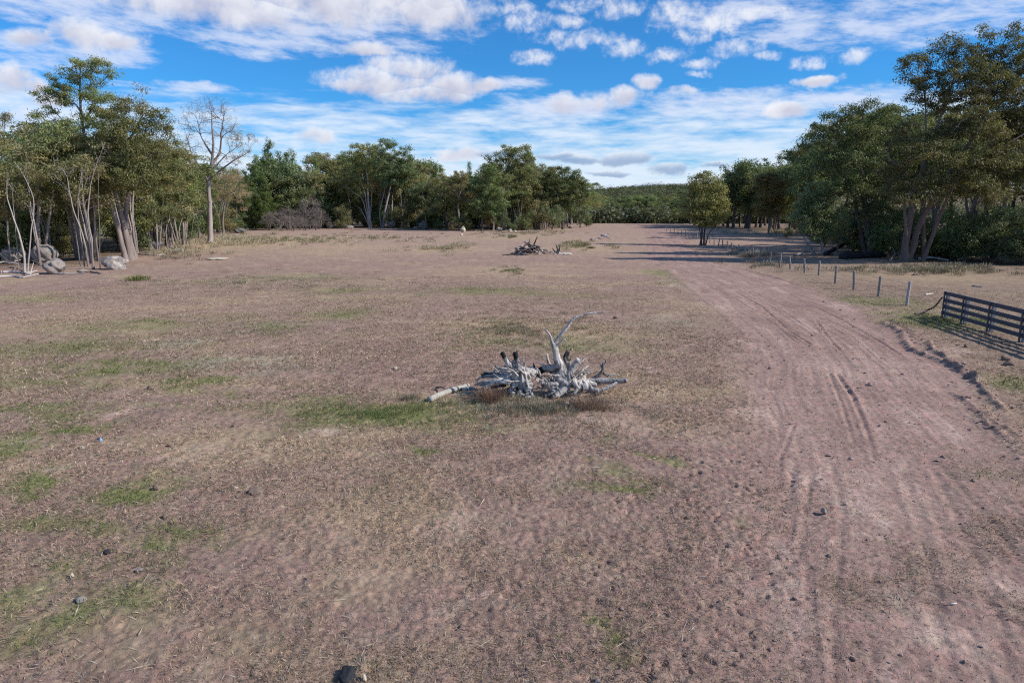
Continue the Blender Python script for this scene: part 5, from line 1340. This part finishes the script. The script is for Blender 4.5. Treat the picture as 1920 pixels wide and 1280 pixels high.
stick('fallen_branch', 'low pale log showing below the grey thicket', [(588, 428), (598, 427), (608, 426)], .25, .15, (.55, .5, .45), 655)

# ------------------------------------------------------------------ uprooted stumps in the middle of the paddock
def remesh(name, mb, voxel, mat, char, seed, loc, pale=(.60, .53, .47), grey=(.33, .30, .28)):
    me = mb.mesh('tmp', mat); o = bpy.data.objects.new('tmp', me); COL.objects.link(o)
    m = o.modifiers.new('r', 'REMESH'); m.mode = 'VOXEL'; m.voxel_size = voxel; m.use_smooth_shade = True
    dg = bpy.context.evaluated_depsgraph_get(); ev = o.evaluated_get(dg); m2 = bpy.data.meshes.new_from_object(ev)
    bpy.data.objects.remove(o); bpy.data.meshes.remove(me)
    n = len(m2.vertices); V = np.empty(n * 3, np.float32); m2.vertices.foreach_get('co', V); V = V.reshape(-1, 3).astype(float)
    Nn = np.empty(n * 3, np.float32); m2.vertices.foreach_get('normal', Nn); Nn = Nn.reshape(-1, 3)
    g = perlin(V[:, 0] * 9 + V[:, 1] * 6, V[:, 2] * 5, seed) * .5 + perlin(V[:, 0] * 22 + V[:, 1] * 15, V[:, 2] * 8, seed + 1) * .35 + perlin(V[:, 0] * 5, V[:, 2] * 5 + V[:, 1] * 4, seed + 2) * .6
    V2 = V + Nn * (g * .009)[:, None]; m2.vertices.foreach_set('co', V2.astype(np.float32).ravel())
    f = sstep(-.35, .45, perlin(V[:, 0] * 3, V[:, 2] * 3 + V[:, 1], seed + 3) + .6 * g)[:, None]
    c = np.array(pale) * f + np.array(grey) * (1 - f)
    ck = sstep(.12, .34, perlin(V[:, 0] * 16 + V[:, 1] * 11, V[:, 2] * 4.5, seed + 5))[:, None]; c = c * (1 - .72 * ck)
    for (cx, cy, cz, r) in char:
        d = np.sqrt(((V - np.array([cx, cy, cz])) ** 2).sum(1)); r = r * .72; k = sstep(r, r * .45, d + r * .5 * perlin(V[:, 0] * 7, V[:, 2] * 7, seed + 6))[:, None]
        c = c * (1 - k) + np.array([.022, .021, .022]) * k
    c = c * (1 + .3 * perlin(V[:, 0] * 30, V[:, 2] * 12 + V[:, 1] * 20, seed + 7))[:, None]
    a = m2.color_attributes.new('Col', 'FLOAT_COLOR', 'POINT'); cc = np.ones((n, 4), np.float32); cc[:, :3] = np.clip(c, .01, .9); a.data.foreach_set('color', cc.ravel())
    m2.materials.clear(); m2.materials.append(mat); m2.name = name
    m2.polygons.foreach_set('use_smooth', np.ones(len(m2.polygons), bool))
    return m2

def stumps():
    X0, Y0, Z0 = G(985, 748); Yc = Y0 + .35
    def P(px, py, dy=0.0):
        x, z = atY(px, py, Yc + dy); return np.array([x - X0, Yc + dy - Y0, z - Z0])
    sc = Yc / F / ray(985, 745)[1]
    def limb(mb, pts, r0, r1, seed, wob=.28, step=.05):
        rg = np.random.default_rng(seed); ln = smooth_line([P(*p) for p in pts], step, rg, r0 * .03)
        t = np.linspace(0, 1, len(ln)); V, Q = tube(ln, (r0 + (r1 - r0) * t ** .8) * (1 + .02 * rg.normal(size=len(ln))), 10, wob * .5, seed); mb.add(V, Q)
    def core(mb, px, py, dy, rx, ry, rz, seed):
        bm = bmesh.new(); bmesh.ops.create_uvsphere(bm, u_segments=24, v_segments=16, radius=1.0)
        V = np.array([v.co[:] for v in bm.verts]); Q = [[v.index for v in f.verts] for f in bm.faces]; bm.free(); Q = [q if len(q) == 4 else [q[0], q[1], q[2], q[2]] for q in Q]
        f = 1 + .35 * perlin(V[:, 0] * 2 + V[:, 1], V[:, 2] * 1.3 + V[:, 1] * 2, seed) + .40 * perlin(np.arctan2(V[:, 1], V[:, 0]) * 3.2, V[:, 2] * .5, seed + 1) + .22 * perlin(np.arctan2(V[:, 1], V[:, 0]) * 8, V[:, 2] * .6, seed + 2)
        mb.add(V * f[:, None] * .84 * np.array([rx, ry, rz]) + P(px, py, dy), np.array(Q))
    def extra(mb, n, c, dirs, reach, seed, r0=.04):
        g = np.random.default_rng(seed)
        for i in range(n):
            d = np.array(dirs[g.integers(len(dirs))]) + g.normal(0, .25, 2); L = reach * g.uniform(.35, 1.0); a = np.array(c) + g.normal(0, 9, 2); dy = g.normal(.05, .22)
            b = a + np.array([d[0], -d[1]]) * L; m = (a + b) / 2 + g.normal(0, 3, 2); b[1] = min(b[1], 740); m[1] = min(m[1], 738)
            limb(mb, [(a[0], min(a[1], 735), dy), (m[0], m[1], dy * 1.3), (b[0], b[1], dy * 1.6 + g.normal(0, .1))], r0 * g.uniform(.6, 1.6), .012, seed + i, .2, .04)
    rg = np.random.default_rng(71)
    # left stump: thick butt standing on edge, roots thrown up and to the left
    mb = MB()
    core(mb, 978, 712, 0, .28, .30, .36, 1); core(mb, 988, 730, -.1, .20, .22, .22, 2); core(mb, 965, 705, .1, .26, .25, .2, 3)
    for i, (pts, r0, r1) in enumerate([
        ([(990, 742, -.15), (988, 722, -.1), (984, 700, 0)], .15, .13), ([(972, 705), (958, 688), (949, 675), (941, 660)], .12, .05), ([(948, 678), (946, 668), (938, 664)], .04, .02), ([(980, 702), (972, 685), (968, 670), (965, 661)], .12, .06),
        ([(985, 705, .1), (978, 690, .1), (988, 698, .3)], .08, .04), ([(966, 705, -.1), (945, 692), (932, 689), (930, 684)], .08, .03), ([(962, 708, .1), (935, 702, .3), (912, 700, .4), (903, 703, .4)], .10, .03), ([(960, 712, 0), (930, 705, .1), (905, 706, .1), (893, 713, .1)], .09, .025),
        ([(958, 715, -.1), (928, 711, -.1), (905, 716, -.1), (890, 722, 0)], .09, .025), ([(955, 712, .3), (925, 698, .6), (908, 697, .7)], .07, .02), ([(950, 706, .2), (938, 695, .3), (925, 694, .4)], .06, .02), ([(955, 718, -.2), (935, 716, -.2), (915, 722, -.2), (902, 728, -.2)], .07, .025),
        ([(965, 720, -.1), (958, 732, -.2), (966, 742, -.2)], .09, .06), ([(972, 735, -.2), (985, 744, -.3), (1000, 745, -.3)], .08, .05), ([(985, 698, 0), (998, 694, .1), (1008, 698, .1)], .12, .09), ([(992, 705), (1000, 698), (1012, 697, .1)], .09, .05),
        ([(940, 705, .5), (920, 718, .5), (900, 722, .5)], .09, .03), ([(948, 720, .3), (925, 726, .3), (905, 733, .3)], .07, .03), ([(1000, 700, .2), (1002, 688, .2), (999, 680, .3)], .05, .02), ([(995, 698, .1), (1005, 680, .2), (1016, 671, .2)], .018, .008), ([(960, 700, .3), (955, 690, .4), (944, 686, .4)], .05, .02)]):
        limb(mb, pts, r0, r1, 700 + i)
    ch = [(*P(941, 662), .26), (*P(965, 664), .30), (*P(982, 700, .1), .10), (*P(905, 706, .3), .35), (*P(925, 712, .3), .38), (*P(955, 735, -.1), .22), (*P(985, 728, -.3), .06), (*P(945, 725, .2), .28), (*P(1002, 686, .2), .15)]
    me = extra(mb, 26, (975, 708), [(-1, .1), (-.9, .5), (-.6, .9), (-.2, 1), (.2, .9), (-1, -.2)], 46, 791, .032)
    me = remesh('stump', mb, .013, M_WOOD, ch, 5, None); o = link('uprooted_stump', me); o.location = (X0, Y0, Z0); tag(o, 'left uprooted stump of bleached grey wood with two charred upright roots', 'stump')
    # right stump: twisted trunk rising, long thin limb bending right
    mb = MB()
    core(mb, 1062, 712, 0, .34, .3, .26, 11); core(mb, 1052, 694, .05, .18, .2, .28, 12); core(mb, 1092, 722, -.1, .26, .24, .18, 13); core(mb, 1040, 725, -.05, .26, .2, .16, 14)
    for i, (pts, r0, r1) in enumerate([
        ([(1060, 712), (1050, 690), (1044, 670), (1040, 652)], .15, .085), ([(1042, 662), (1035, 642), (1031, 628), (1022, 617)], .07, .02), ([(1042, 660, .05), (1042, 642, .05), (1052, 628, .05), (1064, 612, .05), (1074, 599, .05), (1088, 592, .05), (1108, 587, .05), (1134, 585, .05)], .066, .020),
        ([(1043, 650), (1050, 643), (1060, 635)], .045, .02), ([(1066, 700, .2), (1063, 682, .2), (1060, 668, .25), (1066, 660, .3)], .11, .05), ([(1066, 705, -.05), (1076, 686, 0), (1084, 673, 0)], .10, .07), ([(1060, 700, .1), (1066, 686, .1), (1070, 672, .2)], .06, .02),
        ([(1078, 708, .1), (1092, 694, .2), (1104, 685, .3)], .07, .02), ([(1085, 712, .2), (1098, 702, .3), (1108, 692, .4)], .05, .02), ([(1050, 690), (1036, 690, .1), (1018, 692, .2), (1004, 702, .2)], .09, .10), ([(1055, 720, -.1), (1036, 720, -.2), (1014, 719, -.2)], .08, .05),
        ([(1065, 725, -.15), (1048, 738, -.3), (1036, 745, -.35)], .11, .06), ([(1058, 728, -.1), (1040, 736, -.2), (1022, 742, -.2)], .07, .03), ([(1085, 722, -.1), (1105, 728, -.15), (1122, 732, -.2)], .12, .06), ([(1090, 712, .05), (1105, 718), (1118, 722)], .10, .06), ([(1034, 700, .1), (1030, 690, .1), (1028, 675, .1)], .03, .012),
        ([(1040, 692, .1), (1029, 680, .2), (1025, 664, .2)], .05, .03), ([(1075, 715, -.2), (1082, 728, -.3), (1076, 738, -.35)], .08, .04), ([(1048, 676, .1), (1056, 690, .1), (1062, 700)], .06, .05)]):
        limb(mb, pts, r0, r1, 740 + i)
    ch = [(*P(1063, 666, .25), .30), (*P(1046, 672, .1), .13), (*P(1012, 695, .2), .34), (*P(1042, 655, .1), .08), (*P(1030, 695, .2), .25), (*P(1064, 735, -.2), .16), (*P(1035, 730, .2), .25)]
    me = extra(mb, 24, (1060, 708), [(-.8, .5), (-.3, 1), (.3, .9), (.8, .7), (1, .2), (.9, -.2), (-1, .1)], 40, 792, .032)
    extra(mb, 30, (1022, 716), [(-1, .2), (-.5, .6), (.5, .6), (1, .1), (.2, -.6), (-.3, -.6)], 20, 793, .022)
    me = remesh('stump', mb, .013, M_WOOD, ch, 9, None); o = link('uprooted_stump', me); o.location = (X0, Y0, Z0); tag(o, 'right uprooted stump with a tall twisted limb bending over to the right', 'stump')
    def loose(name, label, pts, r0, r1, col, seed, cat, forks=()):
        mb = MB(); limb(mb, pts, r0, r1, seed, .2, .06)
        for f in forks: limb(mb, *f, seed + 9)
        me = remesh(name, mb, .011, M_WOOD, [], seed, None, col, tuple(np.array(col) * .7)); o = link(name, me); o.location = (X0, Y0, Z0); tag(o, label, cat)
    loose('log', 'smooth grey log pointing right from the right stump', [(1098, 716, .35), (1130, 714, .3), (1160, 714, .2), (1175, 713, .15)], .095, .075, (.42, .385, .36), 781, 'log')
    loose('branch', 'forked grey branch below the smooth grey log', [(1108, 735, -.1), (1128, 731, -.05), (1148, 722, 0), (1156, 717, .05)], .075, .04, (.40, .365, .345), 782, 'branch')
    loose('branch', 'dark forked branch standing up behind the smooth grey log', [(1108, 712, .8), (1122, 703, .8), (1129, 695, .8), (1131, 680, .8)], .06, .03, (.16, .15, .15), 783, 'branch', [([(1128, 697, .8), (1136, 702, .8), (1140, 706, .8)], .04, .02), ([(1130, 688, .8), (1135, 680, .85), (1136, 675, .85)], .025, .015), ([(1130, 692, .8), (1126, 684, .8), (1124, 680, .8)], .025, .012)])
    loose('branch', 'short pale branch curving behind the end of the smooth grey log', [(1138, 706, .9), (1146, 702, .9), (1156, 703, .9)], .035, .02, (.5, .45, .4), 784, 'branch')
    stick('log', 'pale bark stripped log lying left of the stumps', [(806, 753), (822, 745), (845, 736), (878, 726)], .085, .065, (.42, .385, .32), 785, 'log', forks=(), sides=12, wob=.06)
    stick('stick', 'dark stick lying across the pale bark stripped log', [(818, 728), (828, 732), (836, 738)], .03, .015, BRN, 786, zs=[.0, .08, .1])
    stick('branch', 'short pale branch left of the left stump', [(870, 733), (880, 730), (890, 731)], .06, .04, (.5, .46, .40), 787)
    k = 0
    for i, (px, py, w, lab) in enumerate([(1063, 758, 11, 'pale flat stone lying alone in front of the right stump'), (1076, 748, 8, 'pale round stone just above the flat one in front of the right stump'), (1080, 737, 14, None), (1092, 731, 12, None), (1068, 738, 8, None), (1057, 743, 7, None), (1088, 740, 9, None), (1100, 716, 12, None), (1094, 708, 9, None), (1088, 702, 8, None), (1015, 708, 8, None), (1024, 712, 7, None), (1035, 712, 8, None), (1045, 715, 7, None), (1018, 722, 6, None), (1028, 730, 6, None), (1110, 738, 7, None)]):
        base = py + w * .35
        o = rock(px, py + 3, w, w * .75, lab or 'cream coloured stone caught among the roots of the stumps', 800 + i, M_STONE, 'stone', .9, 'stone', None if lab else 'cream stones heaped among the stump roots', .1, .3, 3)
        if not lab:
            p = P(px, py, .1 if py < 725 else -.15); o.location = (X0 + p[0], Y0 + p[1], max(Z0 + p[2], Z0 + .04))
stumps()

# ------------------------------------------------------------------ brush pile farther back
def brush():
    rg = np.random.default_rng(81)
    X0, Y0, Z0 = G(1000, 477)
    def P(px, py, dy=0): x, z = atY(px, py, Y0 + dy); return np.array([x, Y0 + dy, z])
    def br(pts, r0, r1, col, label, group=None, seed=0, cat='branch', name='branch'):
        ln = smooth_line(pts, .22, np.random.default_rng(seed), r0 * .35); V, Q = tube(ln - pts[0], np.linspace(r0, r1, len(ln)), 6, .15, seed)
        o = link(name, poly_mesh(name, V, Q, M_WOOD, np.array(col), True)); o.location = pts[0]; tag(o, label, cat, group)
    br([P(999, 470), P(1001, 460), P(1004, 452), P(1009, 443)], .13, .05, DARK, 'tall dark branch sticking up right out of the brush pile', None, 1)
    br([P(991, 470), P(992, 458), P(994, 446)], .06, .03, (.08, .06, .055), 'thin dark branch sticking up left in the brush pile', None, 2)
    br([P(1007, 476, -.8), P(1013, 472, -.8), P(1016, 468, -.6)], .11, .07, (.6, .53, .46), 'pale curved branch on the front of the brush pile', None, 3)
    br([P(1038, 476), P(1055, 476), P(1071, 475.5)], .14, .10, (.66, .58, .52), 'white straight log lying right of the brush pile', None, 4, 'log', 'log')
    br([P(1055, 478.5, -1), P(1068, 479, -1), P(1083, 480, -1)], .09, .05, BRN, 'thin brown log lying below the white straight log', None, 5, 'log', 'log')
    cols = [(.07, .06, .058), (.12, .10, .09), (.16, .13, .115), GREY, (.30, .25, .22), (.5, .44, .40), BRN]
    for i in range(64):
        cx = rg.normal(992, 13); w = max(0, 1 - ((cx - 992) / 30) ** 2); top = 476 - 18 * w
        py = rg.uniform(top, 478); a = rg.uniform(-.9, .9); L = rg.uniform(4, 13); dy = rg.normal(0, 1.0)
        p = [P(cx - L * math.cos(a), py + L * math.sin(a) * .8, dy), P(cx, py + rg.normal(0, 1), dy + rg.normal(0, .3)), P(cx + L * math.cos(a), py - L * math.sin(a) * .8, dy + rg.normal(0, .6))]
        for q in p: q[2] = max(q[2], Z0 + .06)
        br(p, rg.uniform(.05, .13), .03, cols[rg.integers(len(cols))], 'dead branch heaped in the far brush pile', 'dead branches of the brush pile', 10 + i)
    for i in range(16):
        cx = rg.normal(1022, 6); py = rg.uniform(467, 475); a = rg.uniform(-1.2, 1.2); L = rg.uniform(3, 6)
        p = [P(cx - L * math.cos(a), py + L * math.sin(a) * .6), P(cx, py), P(cx + L * math.cos(a), py - L * math.sin(a) * .6)]
        for q in p: q[2] = max(q[2], Z0 + .05)
        br(p, .06, .03, cols[rg.integers(len(cols))], 'dead branch in the low right tail of the far brush pile', 'dead branches of the pile tail', 90 + i)
    mb = MB()
    for i, (a, b) in enumerate([((1045, 476), (1045, 464)), ((1046, 474), (1042, 458)), ((1046, 473), (1048, 458)), ((1045, 474), (1050, 466)), ((1044, 475), (1036, 465))]):
        ln = smooth_line([P(*a), (P(*a) + P(*b)) / 2 + rg.normal(0, .08, 3), P(*b)], .15); V, Q = tube(ln, np.linspace(.22 if i == 0 else .11, .04, len(ln)), 7, .2, i); mb.add(V - np.array(P(1045, 477)), Q, np.array((.07, .07, .07)))
    o = link('stump', mb.mesh('stump', M_WOOD)); o.location = P(1045, 477); tag(o, 'small dark splintered stump right of the far brush pile', 'stump')
brush()

# ------------------------------------------------------------------ clods and small things on the ground
def clods():
    rg = np.random.default_rng(97)
    bm = bmesh.new(); bmesh.ops.create_icosphere(bm, subdivisions=1, radius=1.0); B = np.array([v.co[:] for v in bm.verts]); T = np.array([[v.index for v in f.verts] for f in bm.faces]); bm.free()
    n = 15000; r = 5.6 * np.exp(rg.random(n) * math.log(42 / 5.6)); th = rg.uniform(-.75, .75, n); x = r * np.sin(th); y = r * np.cos(th)
    sd = road_sd(x, y); pr = np.where(sd > 0, .30, .05) * np.clip(.5 + 1.8 * fbm(x / 1.5, y / 1.5, 301, 3), .04, 1.5)
    pr += np.exp(-(sd / .7) ** 2) * .25
    for pts, h, w in RIDGES[:5]:
        d, s_ = poly_dist(x, y, pts, 2); pr += .3 * np.exp(-(d / .3) ** 2)
    k = rg.random(n) < pr; x, y, r = x[k], y[k], r[k]
    # extra crumbs along the pushed-up banks
    ex = []
    for pts, h, w in RIDGES[:5]:
        P_ = np.array(pts)
        for a, b in zip(P_[:-1], P_[1:]):
            m = int(np.linalg.norm(b - a) * 7); t = rg.random(m)[:, None]; ex.append(a + (b - a) * t + rg.normal(0, .16, (m, 2)))
    ex = np.vstack(ex); x = np.append(x, ex[:, 0]); y = np.append(y, ex[:, 1]); n = len(x)
    s = np.minimum(rg.lognormal(-4.25, .5, n), .05) * np.clip(np.hypot(x, y) / 14, .8, 1.6)
    z = HD(x, y); ang = rg.uniform(0, 6.28, n)
    V = B[None] * rg.uniform(.6, 1.4, (n, len(B), 1)) * (s[:, None] * rg.uniform(.6, 1.3, (n, 3)))[:, None, :]
    c, q = np.cos(ang)[:, None], np.sin(ang)[:, None]; V = np.stack([V[:, :, 0] * c - V[:, :, 1] * q, V[:, :, 0] * q + V[:, :, 1] * c, V[:, :, 2] * .7], 2)
    V = V + np.stack([x, y, z + s * .2], 1)[:, None, :]
    cols = np.array([(.29, .205, .178), (.245, .175, .15), (.36, .27, .235), (.20, .145, .122), (.45, .37, .31)])[rg.choice(5, n, p=[.36, .26, .2, .12, .06])] * rg.uniform(.75, 1.2, n)[:, None]
    me = new_mesh('earth_clods', V.reshape(-1, 3), (T[None] + (np.arange(n) * len(B))[:, None, None]).reshape(-1, 3), 3, M_CLOD, np.repeat(cols, len(B), 0), False)
    tag(link('earth_clods', me), 'small clods and crumbs of earth scattered on the track and paddock', 'soil', kind='stuff')
M_CLOD = attr_material('clod_soil', .95, .3, 20, .4)
clods()
M_DUNG = plain_material('dry_dung', (.20, .14, .11), .95, .4, 12, (1, 1, 1), .8)
M_BLACK = plain_material('charred_lump', (.030, .030, .034), .8, .5, 14, (1, 1, 1), .9)
M_BLUE = plain_material('faded_blue_plastic', (.22, .34, .50), .5, .2, 8)
for i, (px, py, w, h, lab, m, nm, cat) in enumerate([
    (651, 1275, 46, 15, 'black charred lump at the bottom edge of the photograph', M_BLACK, 'charred_lump', 'lump'), (682, 1276, 12, 12, 'small pale stone beside the black charred lump', M_STONE, 'stone', 'stone'),
    (291, 918, 14, 10, 'round brown dung pat on the bright green patch at left', M_DUNG, 'dung_pat', 'dung'), (478, 928, 34, 12, 'long flat brown dung pat on the paddock', M_DUNG, 'dung_pat', 'dung'), (308, 971, 13, 8, 'small brown dung pat below the bright green patch', M_DUNG, 'dung_pat', 'dung'),
    (198, 1038, 16, 6, 'dark grey lump at the left above the bare patch', M_BLACK, 'charred_lump', 'lump'), (148, 1128, 26, 5, 'flat grey stone in the bare patch at the lower left', M_ROCK, 'stone', 'stone'), (258, 1071, 15, 4, 'grey flat stone right of the dark grey lump', M_ROCK, 'stone', 'stone'),
    (188, 828, 8, 7, 'scrap of blue plastic on the paddock at left', M_BLUE, 'plastic_scrap', 'litter'), (1546, 962, 13, 9, 'grey clod in the middle of the pale track patch', M_ROCK, 'clod', 'clod'), (134, 1080, 9, 6, 'small pale stone in the bare patch at the lower left', M_STONE, 'stone', 'stone'),
    (281, 730, 16, 6, 'dark dung pat in the left middle of the paddock', M_DUNG, 'dung_pat', 'dung'), (352, 662, 10, 4, 'tiny dark dung pat far left beside the grey green patch', M_DUNG, 'dung_pat', 'dung'), (317, 836, 10, 6, 'small dark dung pat above the long flat one', M_DUNG, 'dung_pat', 'dung'), (437, 800, 9, 5, 'little dark dung pat on the pinkish soil left of the stumps', M_DUNG, 'dung_pat', 'dung'),
    (740, 692, 13, 4, 'pale chip of wood lying left of the stumps', M_STONE, 'wood_chip', 'wood'), (1155, 597, 12, 4, 'dark dung pat right of the tall bent limb', M_DUNG, 'dung_pat', 'dung'), (1735, 663, 8, 5, 'pale stone on the bank by the rail fence shadow', M_STONE, 'stone', 'stone'),
    (1812, 650, 8, 5, 'dark clod lying in front of the rail fence', M_DUNG, 'clod', 'clod'), (1888, 676, 18, 7, 'dark clod under the right end of the rail fence', M_DUNG, 'clod', 'clod'), (1895, 685, 20, 8, 'brown clod at the right edge below the rail fence', M_DUNG, 'clod', 'clod')]):
    rock(px, py, w, h, lab, 900 + i, m, nm, .8, cat, None, .5, .4, 3)
